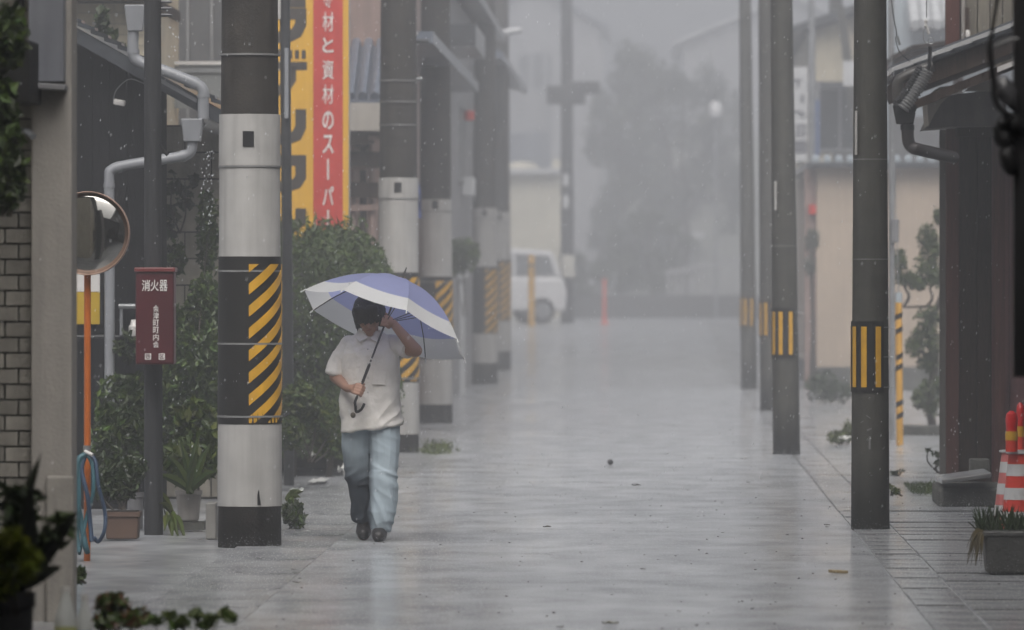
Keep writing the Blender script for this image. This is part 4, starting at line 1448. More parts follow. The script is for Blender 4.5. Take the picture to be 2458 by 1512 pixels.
# lean-to tiled roof over the porch
ya, yb2 = Yh - 1.5, Yh - .02
b = MB(); b.add([(-4.6, ya, 3.42), (xe + .1, ya, 3.42), (xe + .1, yb2, 4.02), (-4.6, yb2, 4.02), (-4.6, ya, 3.36), (xe + .1, ya, 3.36), (xe + .1, yb2, 3.96), (-4.6, yb2, 3.96)], [(0, 1, 2, 3), (7, 6, 5, 4), (0, 4, 5, 1), (1, 5, 6, 2), (2, 6, 7, 3), (3, 7, 4, 0)]); rf2 = b.build('roof', M['roof_blue'], h1)
tb = MB(); tb.tube([(0, -.14, -.055), (0, .14, .06)], .05, 8); tme = tb.mesh('tile', M['roof_blue'], smooth=True)
for i in range(6):
    for j in range(9):
        link_mesh('tile', tme, rf2, (-3.75 + j * .125, ya + .15 + i * .24, 3.52 + i * .0965), rot=(0, 0, 0))
b = MB(); b.box2((-4.6, ya - .03, 3.12), (xe + .1, ya - .002, 3.40)); b.build('fascia', mat('pale_fascia', (0.42, 0.39, 0.35), .6, .1, 3, streak=.15), h1)
b = MB(); b.box2((-4.6, ya + .02, 2.98), (xe - .1, Yh - .02, 3.08)); b.build('beam', M['dark_wood'], h1)
for i, (va, vb, dark) in enumerate(((285, 320, 1), (328, 345, 0), (358, 395, 1), (400, 415, 0), (432, 470, 1), (498, 512, 0))):
    b = MB()
    b.box(((-3.6), ya + .1 + .05 * i, (Z(va, 64.6) + Z(vb, 64.6)) / 2), (1.9, .06, Z(va, 64.6) - Z(vb, 64.6)), rot=(0, radians(-2.5 if i % 2 else 1.5), 0))
    b.build('rail', M['dark_wood'] if dark else M['pink_wall'], h1)
for u in (845, 872, 893):
    MB().tube([(X(u, 64.9), 64.9, 0), (X(u, 64.9), 64.9, 3.0)], .035, 8).build('post', M['dark_wood'] if u == 872 else M['pink_wall'], h1)
window(h1, (-2.71, 72, 4.9), 2.2, 1.2, 'x'); window(h1, (-2.71, 78, 4.9), 2.2, 1.2, 'x'); window(h1, (-2.71, 78, 1.6), 1.8, 1.4, 'x')
b = MB(); b.box2((xe - .02, 65.9, 4.05), (xe + .5, 83.5, 4.17)); b.build('eave', M['roof_blue'], h1)
# blue banner on the wall
bn2 = thing('blue_banner', 'blue cloth banner hanging beside the second striped pole', 'banner', (X(1001, 68), 68, Z(510, 68)))
b = MB()
vs = []
for i in range(9):
    t = i / 8
    y = 68 + .02 * sin(i * 1.3)
    vs += [(X(993, 68), y, Z(410 + t * 110, 68)), (X(999 + 12 * min(1, t * 2.2), 68), y + .03 * sin(i), Z(414 + t * 110, 68))]
b.add(vs, [(2 * i, 2 * i + 1, 2 * i + 3, 2 * i + 2) for i in range(8)])
o = b.build('cloth', M['blue_cloth'], bn2); so = o.modifiers.new('s', 'SOLIDIFY'); so.thickness = .004
MB().tube([(X(992, 68), 68.02, 0), (X(992, 68), 68.02, Z(405, 68))], .015, 8).build('pole', M['steel'], bn2)
# pole arms (cable brackets) between the poles
br = thing('cable_bracket', 'pale cable bracket arm sticking out from behind the second striped pole', 'bracket', P(985, 190, 61.5))
MB().tube([P(975, 192, 61.3), P(1014, 188, 61.3)], .017, 10).build('arm', M['steel'], br, smooth=True)
MB().tube([P(985, 98, 61.6), P(1030, 98, 61.6)], .018, 8).build('lower_arm', M['steel_dark'], br)
MB().tube([P(993, 92, 61.3), P(1002, 76, 61.3)], .014, 8).build('insulator', M['letter_white'], br)

h2 = gable_house('grey_house', 'pale grey two storey house between the third and fourth striped poles', -9.0, -2.75, 86, 107, 5.6, M['grey_wall'], M['roof_tile'])
b = MB(); b.box2((-4.5, 85.3, 4.15), (-2.5, 86, 4.30)); b.build('eave', M['white_wall'], h2)
b = MB(); b.box2((-4.5, 85.2, 4.7), (-2.3, 90, 5.0)); b.build('awning', M['roof_tile'], h2)
window(h2, (-3.1, 85.98, 3.3), .5, 1.0); window(h2, (-2.74, 94, 3.6), 3, 1.1, 'x'); window(h2, (-2.74, 94, 1.2), 3, 1.2, 'x')
b = MB(); b.box2((-4.5, 85.9, 2.3), (-2.76, 85.97, 3.2)); b.build('shutter', M['dark_wall'], h2)
b = MB(); b.lathe([(.05, 0), (.075, .02), (.075, .13), (.05, .15)], (-2.665, 95.3, Z(290, 95.3)), 16); o = b.build('alarm_lamp', M['cone_red'])
tag(o, 'small red round alarm lamp on the grey house wall', 'alarm lamp')
b = MB(); b.box2((-2.745, 94, Z(470, 94)), (-2.56, 94.9, Z(425, 94))); o = b.build('wall_unit', M['white_wall']); bevel(o, .02)
tag(o, 'white meter cabinet on the grey house, left of the fourth pole', 'meter cabinet')
b = MB(); b.box2((X(1104, 90), 90, 0), (X(1116, 90), 90.1, Z(665, 90))); b.box2((X(1099, 90), 89.95, Z(668, 90)), (X(1124, 90), 90.2, Z(655, 90))); o = b.build('gate_post', M['white_wall'])
tag(o, 'white gate post between the third and fourth striped poles', 'gate post')
bush('shrub', 'small garden tree between the third and fourth striped poles', 'shrub', P(1112, 760, 88), [(P(1112, 610, 88), (.25, .3, .25)), (P(1096, 640, 88), (.15, .2, .15))], 500, .1, M['leaf_mid'], .5, .2)
h3 = gable_house('white_house', 'white house hidden in mist behind the fourth striped pole', -9.5, -2.85, 110, 131, 5.4, M['white_wall'], M['roof_blue'])
window(h3, (-2.84, 118, 4.0), 3, 1.1, 'x'); window(h3, (-2.84, 118, 1.3), 3, 1.4, 'x'); window(h3, (-3.6, 109.98, 4.0), .9, 1.0)

# street lamp on the far pole
sl = thing('street_lamp', 'white tube street lamp on an arm beyond the fourth striped pole', 'street lamp', P(1190, 95, 113))
MB().tube([P(1180, 95, 113), P(1205, 88, 113)], .03, 8).build('arm', M['steel'], sl)
b = MB(); b.tube(spline([P(1198, 88, 113), P(1212, 78, 113), P(1252, 72, 113)], 3), [.05, .06, .065, .065, .06, .055, .045], 12); b.build('lamp_head', M['white_wall'], sl, smooth=True)

# houses lining the alley nearer the camera than the frame shows (added to shade it; the cream one stands in the mirror)
nh = gable_house('near_house', 'tall cream house on the left of the alley before the brick wall', -10.0, -3.75, -26, 30.6, 7.4, M['cream2'], M['roof_tile'], over=.8)
for yy in (3, 11, 19, 26):
    window(nh, (-3.74, yy, 5.6), 1.8, 1.1, 'x'); window(nh, (-3.74, yy, 1.7), 1.8, 1.3, 'x')
nh = gable_house('near_house', 'unseen tall dark house added on the right of the alley to shade it', 2.75, 9.0, -26, 44.0, 7.4, M['dark_wall'], M['roof_tile'], over=.75)
for yy in (3, 11, 19, 26, 36):
    window(nh, (2.74, yy, 5.6), 1.8, 1.1, 'x'); window(nh, (2.74, yy, 1.7), 1.8, 1.3, 'x')
nh = gable_house('near_house', 'unseen house added far behind the camera to shade the alley', -10.0, 9.0, -40, -27, 6.5, M['dark_wall'], M['roof_tile'])
# sheet roof added over the alley, out of view, to shade the near haze
ar = thing('shade_roof', 'unseen sheet metal roof added over the alley to shade the near haze', 'roof', (-.5, 0, 4.4))
for i in range(12):
    b = MB(); b.box((-.5, -24 + i * 4.0, 4.5), (6.44, 3.97, .03), rot=(0, radians(1.5), 0)); b.build('sheet', M['dark_wall'], ar)
    b = MB(); b.box((-.5, -22 + i * 4.0, 4.32), (6.4, .1, .16)); b.build('beam', M['steel_dark'], ar)

# ================================================================== right side: wooden house
Yo = 50.0
po = Yo / F
hR = thing('wooden_house', 'old dark wooden house with a tiled eave on the right side', 'house', (X(2380, Yo), Yo, 0))
b = MB(); b.box2((X(2300, Yo), Yo + .1, -.03), (5.0, Yo + 1.0, Z(290, Yo))); b.build('wall', M['dark_wood'], hR)
b = MB(); b.box2((X(2272, Yo), Yo - .02, -.03), (X(2301, Yo), Yo + .16, Z(300, Yo))); b.build('corner_post', M['red_wood'], hR)
b = MB(); b.box2((X(2258, Yo), Yo + .17, -.03), (X(2285, Yo), Yo + .24, Z(310, Yo))); b.build('edge_board', mat('grey_edge_board', (.13, .125, .115), .6, .2, 6, streak=.3), hR)
x = X(2303, Yo)
i = 0
while x < X(2462, Yo):
    wd = .115 if i % 2 else .14
    u = x * F / Yo + VX
    m_ = M['dark_wood'] if u < 2380 else (M['red_paint'] if 2380 < u < 2438 else M['dark_wood'])
    b = MB(); b.box2((x, Yo + rng.uniform(.02, .045), 0.0), (x + wd - .008, Yo + .098, Z(300, Yo) - .03)); b.build('board', m_, hR)
    x += wd
    i += 1
b = MB(); b.box2((X(2385, Yo), Yo - .05, -.02), (X(2412, Yo), Yo + .018, Z(300, Yo))); b.build('post', M['red_wood'], hR)
# eave: sloping roof slab rising to the right
ev = lambda u: Z(250 - (u - 2150) * .40 - 15, Yo - 2)
xe0, xe1 = X(2152, Yo - 2), X(2640, Yo - 2)
ze0, ze1 = Z(180, Yo - 2), Z(-4, Yo - 2)
sl_ = (ze1 - ze0) / (xe1 - xe0)
b = MB(); b.prism([(xe0 + .02, ze0 - .01), (xe1, ze1 - .01), (xe1, ze1 - .16), (xe0 + .07, ze0 - .13)], Yo - 2, Yo + 1.4); rfR = b.build('roof', M['dark_wood'], hR)
k = 0
xx = xe0
while xx < xe1 - .1:
    b = MB()
    z0_ = ze0 + sl_ * (xx - xe0)
    b.prism([(xx - .02, z0_ - .005), (xx + .15, z0_ + .15 * sl_ + .0), (xx + .15, z0_ + .15 * sl_ + .028), (xx - .02, z0_ + .03)], Yo - 2.06, Yo - 1.8)
    b.build('tile', M['roof_tile'], rfR)
    xx += .145
for q in range(1, 8):
    tb = MB()
    yy = Yo - 2.0 + q * .28
    tb.tube([(xe0 - .02, yy, ze0 + .03), (xe1, yy, ze1 + .03)], .05, 8)
    tb.build('tile_row', M['roof_tile'], rfR, smooth=True)
b = MB(); b.prism([(xe0 + .1, ze0 - .20), (xe1, ze1 - .20), (xe1, ze1 - .27), (xe0 + .1, ze0 - .27)], Yo - 1.96, Yo - 1.86); b.build('bargeboard', M['dark_wood'], hR)
b = MB(); b.prism([(xe0 + .75, ze0 + .06), (xe0 + 1.0, ze0 + .155), (xe0 + 1.0, ze0 + .12), (xe0 + .75, ze0 + .02)], Yo - 2.0, Yo - 1.96); b.build('tile_highlight', M['letter_white'], hR)  # white strip put in as the highlight along the tile edge
# grey soffit / concrete hood with curved cut
sf = [(2206, 316), (2275, 310), (2400, 308), (2400, 222), (2330, 228), (2268, 236), (2235, 266), (2218, 292)]
b = MB(); b.prism([(X(u, Yo), Z(v, Yo)) for u, v in sf], Yo - .9, Yo - .1); b.build('hood', mat('grey_soffit', (.14, .13, .12), .7, .25, 4, .2, 40, streak=.3), hR)
b = MB(); b.prism([(X(u, Yo), Z(v, Yo)) for u, v in ((2201, 250), (2230, 225), (2272, 219), (2268, 232), (2235, 262), (2218, 290), (2206, 314))], Yo - 1.75, Yo - .92); b.build('gusset', mat('pale_gusset', (.34, .31, .27), .7, .2, 5, streak=.2), hR)
b = MB(); b.prism([(X(u, Yo), Z(v, Yo)) for u, v in ((2299, 228), (2327, 206), (2373, 187), (2382, 228))], Yo - 1.1, Yo - .95); b.build('gable_plaster', mat('pale_plaster', (.30, .27, .24), .7, .15, 5, streak=.2), hR)
b = MB(); b.box2((X(2290, Yo), Yo - .5, Z(330, Yo)), (X(2470, Yo), Yo - .12, Z(300, Yo))); b.build('lintel', M['dark_wood'], hR)
# upper floor
Yu = Yo + 1.5
b = MB(); b.box2((X(2270, Yu), Yu, Z(150, Yu)), (X(2303, Yu), Yu + .12, 5.5)); b.build('upper_post', M['red_wood'], hR)
b = MB(); b.box2((X(2304, Yu), Yu + .1, Z(150, Yu)), (5, Yu + .9, 5.5)); b.build('upper_wall', M['dark_wood'], hR)
x = X(2318, Yu)
wm = mat('weathered_plank', (.17, .155, .125), .7, .35, 8, .4, 30, stretch=(10, 10, .5), streak=.3)
while x < X(2470, Yu):
    b = MB(); b.box2((x, Yu + rng.uniform(.03, .05), Z(160, Yu)), (x + .092, Yu + .098, 5.5)); b.build('plank', wm, hR)
    x += .10
MB().tube([(X(2312, Yu), Yu - .02, Z(110, Yu)), (X(2312, Yu), Yu - .02, 4.6)], .018, 8).build('pipe', M['pot_white'], hR, smooth=True)
b = MB(); b.box2((X(2316, Yu), Yu - .04, Z(105, Yu)), (X(2326, Yu), Yu + .03, Z(18, Yu))); b.build('conduit', M['dark_wood'], hR)
b = MB(); b.lathe([(.012, 0), (.018, .01), (.018, .05), (.012, .06)], P(2323, 90, Yu - .06), 12); b.build('insulator', M['letter_white'], hR)
# rain pipe with hopper, flexible hose
Yk = Yo - 2.45
rp = thing('rain_pipe', 'dark rain pipe with hopper bending under the right eave', 'downpipe', P(2180, 380, Yk))
hopper(2172, 252, 298, 58, 40, rp, M['black'], Yk)
b = MB(); b.prism([(X(u, Yk), Z(v, Yk)) for u, v in ((2142, 240), (2158, 240), (2168, 290), (2156, 292))], Yk - .05, Yk + .05); b.build('bracket', M['black'], rp)
MB().tube(spline([P(2178, 296, Yk), P(2180, 335, Yk), P(2188, 352, Yk), P(2210, 360, Yk), P(2290, 378, Yk + .4)], 6), 15 * Yk / F, 16).build('pipe', mat('dark_red_brown_pipe', (.028, .022, .021), .4, .2, 5), rp, smooth=True)
MB().tube([P(2178, 300, Yk), P(2178, 312, Yk)], 17 * Yk / F, 16).build('collar', M['black'], rp, smooth=True)
MB().tube(spline([P(2158, 255, Yk + .1), P(2155, 205, Yk + .1), P(2168, 186, Yk + .1), P(2210, 168, Yk + .1), P(2240, 158, Yk + .1)], 5), 14 * Yk / F, 14).build('gutter_end', mat('brown_gutter', (.06, .055, .05), .35, .2, 5), rp, smooth=True)
fx = thing('flexible_duct', 'ribbed grey flexible duct slanting from the eave into the hopper', 'duct', P(2170, 262, Yk - .1))
a0, a1 = P(2168, 262, Yk - .12), P(2228, 168, Yk - .12)
pts, rs = [], []
nseg = 15
for i in range(nseg * 4 + 1):
    t = i / (nseg * 4)
    p = a0.lerp(a1, t) + Vector((.012 * sin(t * 3), 0, 0))
    pts.append(p)
    rs.append((15.5 if i % 4 in (1, 2) else 11.5) * Yk / F)
MB().tube(pts, rs, 16).build('hose', mat('ribbed_grey', (.20, .20, .20), .35, .15, 5), fx, smooth=True)
pts2 = [p + Vector((-.055, .06, .03)) for p in pts]
MB().tube(pts2, [r * .6 for r in rs], 12).build('inner_hose', M['steel_dark'], fx, smooth=True)
# hook wire and thin wire
wr = thing('hanging_wire', 'thin wire with connectors and a hook hanging above the right eave', 'wire', P(2226, 100, Yk - .2))
MB().tube([P(2224, -60, Yk - .2), P(2224, 42, Yk - .2)], .0035, 6).build('wire', M['steel_dark'], wr)
b = MB(); b.lathe([(.008, 0), (.014, .01), (.010, .03), (.014, .05), (.008, .06)], P(2222, 66, Yk - .2), 10); b.build('connector', M['letter_white'], wr)
b = MB(); b.tube([P(2224, 62, Yk - .2), P(2230, 82, Yk - .2)], .010, 10); b.build('turnbuckle', M['letter_white'], wr)
MB().tube(spline([P(2221, 66, Yk - .2), P(2216, 82, Yk - .2), P(2220, 100, Yk - .2), P(2236, 105, Yk - .2), P(2242, 98, Yk - .2), P(2236, 90, Yk - .2), P(2228, 95, Yk - .2), P(2230, 104, Yk - .2)], 5), .0035, 6).build('hook', M['steel'], wr)
MB().tube([P(2233, 112, Yk - .15), P(2230, 168, Yk - .15)], .014, 10).build('rod', M['black'], wr, smooth=True)
w2 = thing('slack_wire', 'slack black wire with a grey joint beside the nearest right pole', 'wire', P(2160, 140, Yk + .3))
MB().tube(spline([P(2136, -40, Yk + .3), P(2143, 30, Yk + .3), P(2152, 78, Yk + .3), P(2150, 95, Yk + .3), P(2160, 125, Yk + .3), P(2185, 148, Yk + .3)], 6), .004, 6).build('wire', M['black'], w2)
b = MB(); b.tube([P(2153, 86, Yk + .28), P(2160, 108, Yk + .28)], .010, 8); b.build('joint', M['steel'], w2)
# small brown lean-to gable further back
Yz = 66.0
lg = thing('lean_to', 'small brown lean-to roof beyond the wooden house', 'outbuilding', P(2220, 170, Yz) * Vector((1, 1, 0)))
b = MB(); b.prism([(X(u, Yz), Z(v, Yz)) for u, v in ((2135, 150), (2190, 122), (2185, 112), (2133, 138))], Yz - .4, Yz + 2); b.build('roof_edge', M['dark_wood'], lg)
b = MB(); b.prism([(X(u, Yz), Z(v, Yz)) for u, v in ((2188, 123), (2300, 104), (2300, 96), (2184, 112))], Yz - .4, Yz + 2); b.build('roof_ridge', M['dark_wood'], lg)
b = MB(); b.prism([(X(u, Yz), Z(v, Yz)) for u, v in ((2135, 180), (2135, 153), (2190, 125), (2300, 106), (2300, 180))], Yz, Yz + 2); b.build('wall', M['pink_wall'], lg)
b = MB(); b.prism([(X(u, Yz), Z(v, Yz)) for u, v in ((2140, 180), (2172, 150), (2300, 142), (2300, 180))], Yz - .5, Yz - .02); b.build('soffit', M['roof_tile'], lg)
for u in (2300, 2390):
    MB().tube([(X(u, Yz + 1), Yz + 1, 0), (X(u, Yz + 1), Yz + 1, Z(165, Yz))], .05, 8).build('post', M['dark_wood'], lg)

# ---- black post and hanging bundle in the right foreground
Yx = 25.0
fp = thing('black_post', 'black blurred board of a near building at the right edge', 'post', (X(2460, Yx), Yx, 0))
b = MB(); b.box2((X(2434, Yx), Yx, Z(905, Yx)), (X(2530, Yx), Yx + .1, 4.2)); b.build('panel', M['black'], fp)
b = MB(); b.box2((X(2475, Yx), Yx + .02, -.02), (X(2520, Yx), Yx + .08, Z(906, Yx))); b.build('leg', M['black'], fp)
hb_ = thing('cable_bundle', 'dark blurred bundle of cable and plastic hanging at the top right', 'cable bundle', P(2400, 400, Yx - .1))
MB().tube(spline([P(u, v, Yx - .1) for u, v in ((2410, -120), (2396, -20), (2384, 60), (2376, 110), (2380, 160), (2386, 200), (2388, 235), (2402, 262), (2440, 282))], 5), [(5 if i < 15 else 7.5) * Yx / F for i in range(41)], 10).build('cable', M['black'], hb_, smooth=True)
MB().tube(spline([P(u, v, Yx - .06) for u, v in ((2372, 92), (2384, 112), (2398, 106), (2420, 96), (2445, 92))], 4), 3.5 * Yx / F, 8).build('cord', M['grey_wrap'], hb_, smooth=True)


def lump(name, parts, m, sd):
    b = MB()
    for c, r, rt in parts:
        b.ell(c, r, 20, 14, rot=(0, radians(rt), 0))
    o = b.build(name, m, hb_, smooth=True)
    for v in o.data.vertices:
        q = v.co + ORIGIN[hb_.name]
        h = noise.noise(q * 24 + Vector((sd, 0, 0))) * .016 + noise.noise(q * 55 + Vector((sd, 3, 0))) * .007
        v.co += Vector((h, h * .5, -h * .6))
    return o


lump('plastic_wrap', [(P(2418, 222, Yx - .05), (.036, .04, .072), -22), (P(2408, 290, Yx - .05), (.026, .04, .034), 35)], mat('dark_grey_plastic', (.075, .075, .08), .3, .3, 20, .5, 20), 2)
lump('cloth_knot', [(P(2408, 330, Yx - .02), (.036, .05, .055), -30), (P(2420, 380, Yx - .02), (.034, .05, .07), -12), (P(2436, 300, Yx), (.04, .05, .05), 0)], M['black'], 9)

# ================================================================== cream building and things in the recess on the right
Yy = 95.0
cb_ = thing('cream_building', 'cream plastered single storey building behind the nearest right pole', 'building', (X(2110, Yy), Yy, 0))
xa, xb = X(1960, Yy), 7.5
b = MB(); b.box2((xa, Yy, .33), (xb, Yy + 12, Z(402, Yy))); b.build('wall', M['cream'], cb_)
b = MB(); b.box2((xa - .004, Yy - .03, -.03), (xb, Yy + 12, .328)); b.build('plinth', M['stone'], cb_)
b = MB(); b.box2((X(1935, Yy), Yy - .25, Z(402, Yy) + .002), (xb, Yy + 12.2, Z(390, Yy))); b.build('eave', M['roof_tile'], cb_)
b = MB(); b.tube([(-.0, 0, 0), (.0, .3, .05)], .055, 8); ct = b.mesh('tile', M['bluewhite'], smooth=True)
for i in range(14):
    link_mesh('tile', ct, cb_, (X(1945, Yy) + .08 + i * .17, Yy - .24, Z(388, Yy)))
b = MB(); b.box2((xa - .17, Yy + .1, 0), (xa - .006, Yy + .4, Z(405, Yy))); b.build('side_pilaster', M['pink_wall'], cb_)
b = MB(); b.lathe([(.03, 0), (.06, .01), (.06, .14), (.03, .15)], (X(1950, 95.02), 95.02, Z(515, 95.0)), 12); o = b.build('post_lamp', M['cone_red'])
tag(o, 'small red lamp on the corner of the cream building', 'lamp')
# steel pipe pole right of R1 with a box
Ye = 66.0
sp_ = thing('steel_pole', 'thin grey steel pole with a small box, right of the nearest right pole', 'pole', (X(2141, Ye), Ye, 0))
MB().tube([(X(2141, Ye), Ye, -.02), (X(2139, Ye), Ye, 6.5)], .031, 14).build('pole', M['steel'], sp_, smooth=True)
b = MB(); b.box2((X(2138, Ye), Ye - .12, Z(582, Ye)), (X(2157, Ye), Ye - .02, Z(526, Ye))); o = b.build('box', M['pot_grey'], sp_); bevel(o, .01)
# striped guard tube
Yi = 63.5
gp = thing('guard_tube', 'slim yellow guard tube with black dashes right of the nearest right pole', 'guard tube', (X(2159, Yi), Yi, 0))
MB().tube([(X(2160, Yi), Yi, 0), (X(2157, Yi), Yi, Z(726, Yi))], 8.6 * Yi / F, 16).build('tube', mat('faded_yellow_tube', (.66, .36, .06), .4, .1, 5, streak=.15), gp, smooth=True)
MB().tube([(X(2157, Yi), Yi, Z(726, Yi)), (X(2157, Yi), Yi, Z(702, Yi))], 8.2 * Yi / F, 16).build('cap', M['bluewhite'], gp, smooth=True)
for v, tilt in ((758, 1), (792, .6), (855, .5), (880, .7), (967, .8), (997, .4)):
    b = MB()
    zc = Z(v, Yi)
    cxx = X(2157 + (v - 726) / 350 * 3, Yi)
    ring_patch(b, (cxx, Yi), 8.8 * Yi / F, radians(-80 + 50 * (1 - tilt)), radians(75), lambda p: zc - .028 + p * .016, lambda p: zc + .022 + p * .016, 6, .002)
    b.build('dash', M['black'], gp)
MB().tube([(X(2157, Yi), Yi, Z(702, Yi)), (X(2120, Yi), Yi, 6.5)], .006, 6).build('guy_wire', M['steel'], gp)
# garden pine in the recess
Yn = 72.0
gt = thing('garden_pine', 'cloud pruned garden tree in front of the cream building', 'tree', (X(2235, Yn), Yn, 0))
MB().tube(spline([(X(2238, Yn), Yn, -.02), P(2232, 960, Yn), P(2246, 860, Yn), P(2228, 790, Yn), P(2250, 735, Yn), P(2262, 690, Yn), P(2245, 640, Yn), P(2235, 575, Yn)], 4), [.05 - .0012 * i for i in range(29)], 8).build('trunk', M['bark'], gt, smooth=True)
for pts in ([P(2262, 738, Yn), P(2210, 736, Yn), P(2168, 738, Yn)], [P(2168, 738, Yn), P(2182, 712, Yn), P(2172, 690, Yn), P(2160, 650, Yn)], [P(2240, 860, Yn), P(2215, 845, Yn), P(2195, 838, Yn)], [P(2226, 735, Yn), P(2238, 715, Yn), P(2230, 690, Yn)]):
    q = spline(pts, 4)
    MB().tube(q, [.022 - .012 * i / len(q) for i in range(len(q))], 6).build('branch', M['bark'], gt, smooth=True)
b = MB()
for (u, v, ru, rv) in ((2225, 570, 20, 28), (2242, 600, 22, 40), (2222, 640, 26, 34), (2160, 630, 14, 28), (2176, 668, 24, 14), (2205, 680, 20, 14), (2245, 665, 18, 26), (2236, 760, 34, 24), (2220, 800, 26, 24), (2195, 832, 20, 22), (2240, 830, 24, 30), (2228, 870, 22, 20), (2240, 930, 26, 32), (2205, 955, 14, 20), (2252, 520, 8, 14), (2235, 975, 20, 22)):
    b.leaves(blob_pts(P(u, v, Yn), (ru * 1.3 * Yn / F, .16, rv * 1.3 * Yn / F), 230, .15), .066, .45, .1)
b.build('foliage', mat('pine_leaf', (0.075, 0.105, 0.035), .5, .3, 2, island=.35, transluc=.25, hue=.02), gt, kind='stuff')
# weeds, kerb stones in the recess
bush('shrub', 'dark low shrub at the foot of the cream building left corner', 'shrub', (X(1985, 84), 84, 0), [(Vector((X(1975, 84), 84, .22)), (.25, .3, .22)), (Vector((X(2020, 84), 84.3, .15)), (.25, .3, .16))], 700, .07, M['leaf_dark'], .5, 0)
bush('shrub', 'grey tangled dry shrub beside the corner of the cream building', 'shrub', (X(1948, 93.8), 93.8, 0), [(P(1948, 580, 93.8), (.12, .2, .2)), (P(1945, 640, 93.8), (.09, .2, .2))], 500, .07, M['leaf_grey'], .4, .3, stem_r=.03)
bush('weed_clump', 'pale green weed clump left of the nearest right pole', 'plant', (X(2020, 64), 64, 0), [(Vector((X(2015, 64), 64, .07)), (.14, .2, .07)), (Vector((X(2035, 64), 64, .13)), (.07, .15, .12))], 520, .05, M['leaf_light'], .35, -.3)
scrap('plastic_bag', 'white plastic bag in the weed clump left of the nearest right pole', 'plastic bag', (X(2028, 63.6), 63.6, .05), (.12, .2, .05), M['paper_white'], 14)
b = MB(); b.box2((X(2170, 68), 68, -.02), (3.4, 68.3, .09)); o = b.build('kerb_stone', M['stone']); bevel(o, .01); tag(o, 'low mossy kerb stone behind the yellow guard tube', 'kerb stone')
bush('weed', 'small dark weed sprig at the foot of the wooden house', 'plant', P(2262, 1135, 53), [(P(2258, 1112, 53), (.05, .08, .05)), (P(2255, 1092, 53), (.06, .08, .03)), (P(2228, 1080, 53), (.02, .03, .01))], 90, .05, M['leaf_dark'], .4, 0)
bush('weed', 'fresh green leafy sprig on the right of the nearest right pole foot', 'plant', P(2150, 1190, 48), [(P(2150, 1180, 48), (.045, .07, .02)), (P(2140, 1170, 48), (.03, .05, .02))], 50, .055, M['leaf_light'], .4, 0)
bush('weed', 'little dark sprout on the drain cover behind the nearest right pole', 'plant', P(2150, 1148, 54), [(P(2148, 1136, 54), (.03, .05, .02)), (P(2162, 1130, 54), (.03, .05, .012))], 40, .045, M['leaf_dark'], .5, -.3)
gr = MB()
gpts = np.stack([rng.uniform(X(2185, 50), X(2265, 50), 700), rng.uniform(49.3, 51.2, 700), rng.uniform(0, .035, 700)], axis=1)
gr.leaves(gpts, .05, .18, -1.5)
o = gr.build('grass', M['leaf_mid'], loc=(X(2225, 50), 50, 0), kind='stuff')
gr = MB()
gpts = np.stack([rng.normal(X(1050, 61), .07, 600), rng.normal(61.0, .3, 600), np.abs(rng.normal(0, .045, 600))], axis=1)
gr.leaves(gpts, .07, .22, -1.5)
root = thing('weed_tuft', 'tuft of pale weeds beside the second striped pole foot', 'plant', (X(1050, 61), 61, 0))
gr.build('blades', M['leaf_light'], root, kind='stuff')
# tilted slab on dark stone
Yj = 47.0
b = MB(); b.prism([(X(u, Yj), Z(v, Yj)) for u, v in ((2252, 1182), (2285, 1214), (2290, 1250), (2240, 1262), (2246, 1200))], Yj - .1, Yj + .5)
tsl = thing('stone_step', 'dark stone step with a tilted wet grey slab by the wooden house', 'stone step', (X(2310, Yj), Yj, 0))
b = MB(); b.box2((X(2250, Yj), Yj - .25, -.02), (X(2440, Yj), Yj + .9, .14)); o = b.build('base', M['stone'], tsl); bevel(o, .03)
b = MB(); b.prism([(X(2254, Yj), .165), (X(2372, Yj), .215), (X(2372, Yj), .25), (X(2254, Yj), .20)], Yj - .45, Yj + .55); o = b.build('slab', M['slab'], tsl); bevel(o, .008)
b = MB(); b.box2((X(2338, Yj), Yj + .56, .2), (X(2385, Yj), Yj + .75, .32)); o = b.build('box_stone', M['stone'], tsl); bevel(o, .01)
b = MB(); b.ell(P(2378, 1193, Yj - .1), (.02, .02, .028), 10, 8); b.ell(P(2370, 1205, Yj - .1), (.035, .03, .018), 10, 8); o = b.build('pebble', M['letter_white'], smooth=True); tag(o, 'small white ornament at the right end of the tilted slab', 'ornament')

# traffic cones
def cone(u, vtop, vbase, Y, label, red, lampu, lampv, hw0, hw1):
    p_ = Y / F
    cx = X(u, Y)
    zt = Z(vtop, Y)
    root = thing('traffic_cone', label, 'traffic cone', (cx, Y, 0), 'red and white cones beside the wooden house')
    r0, r1 = hw1 * p_, hw0 * p_
    rr = lambda z: r0 + (r1 - r0) * z / zt
    b = MB(); b.box((cx, Y, .015), (.34, .34, .03)); o = b.build('foot', red, root); bevel(o, .01)
    nb = 7
    hts = [0.03 + (zt - .03) * k / nb for k in range(nb + 1)]
    for k in range(nb):
        b = MB(); b.lathe([(rr(hts[k]) + (.001 if k % 2 else 0), hts[k]), (rr(hts[k + 1]) + (.001 if k % 2 else 0), hts[k + 1])], (cx, Y, 0), 32, caps=(k == nb - 1))
        b.build('band', red if k % 2 == 0 else M['cone_white'], root, smooth=True)
    b = MB(); b.lathe([(rr(zt) + .004, zt - .012), (rr(zt) + .018, zt - .008), (rr(zt) + .018, zt + .004), (rr(zt) + .004, zt + .006)], (cx, Y, 0), 28); b.build('ring', M['cone_white'], root)
    return root, cx, zt


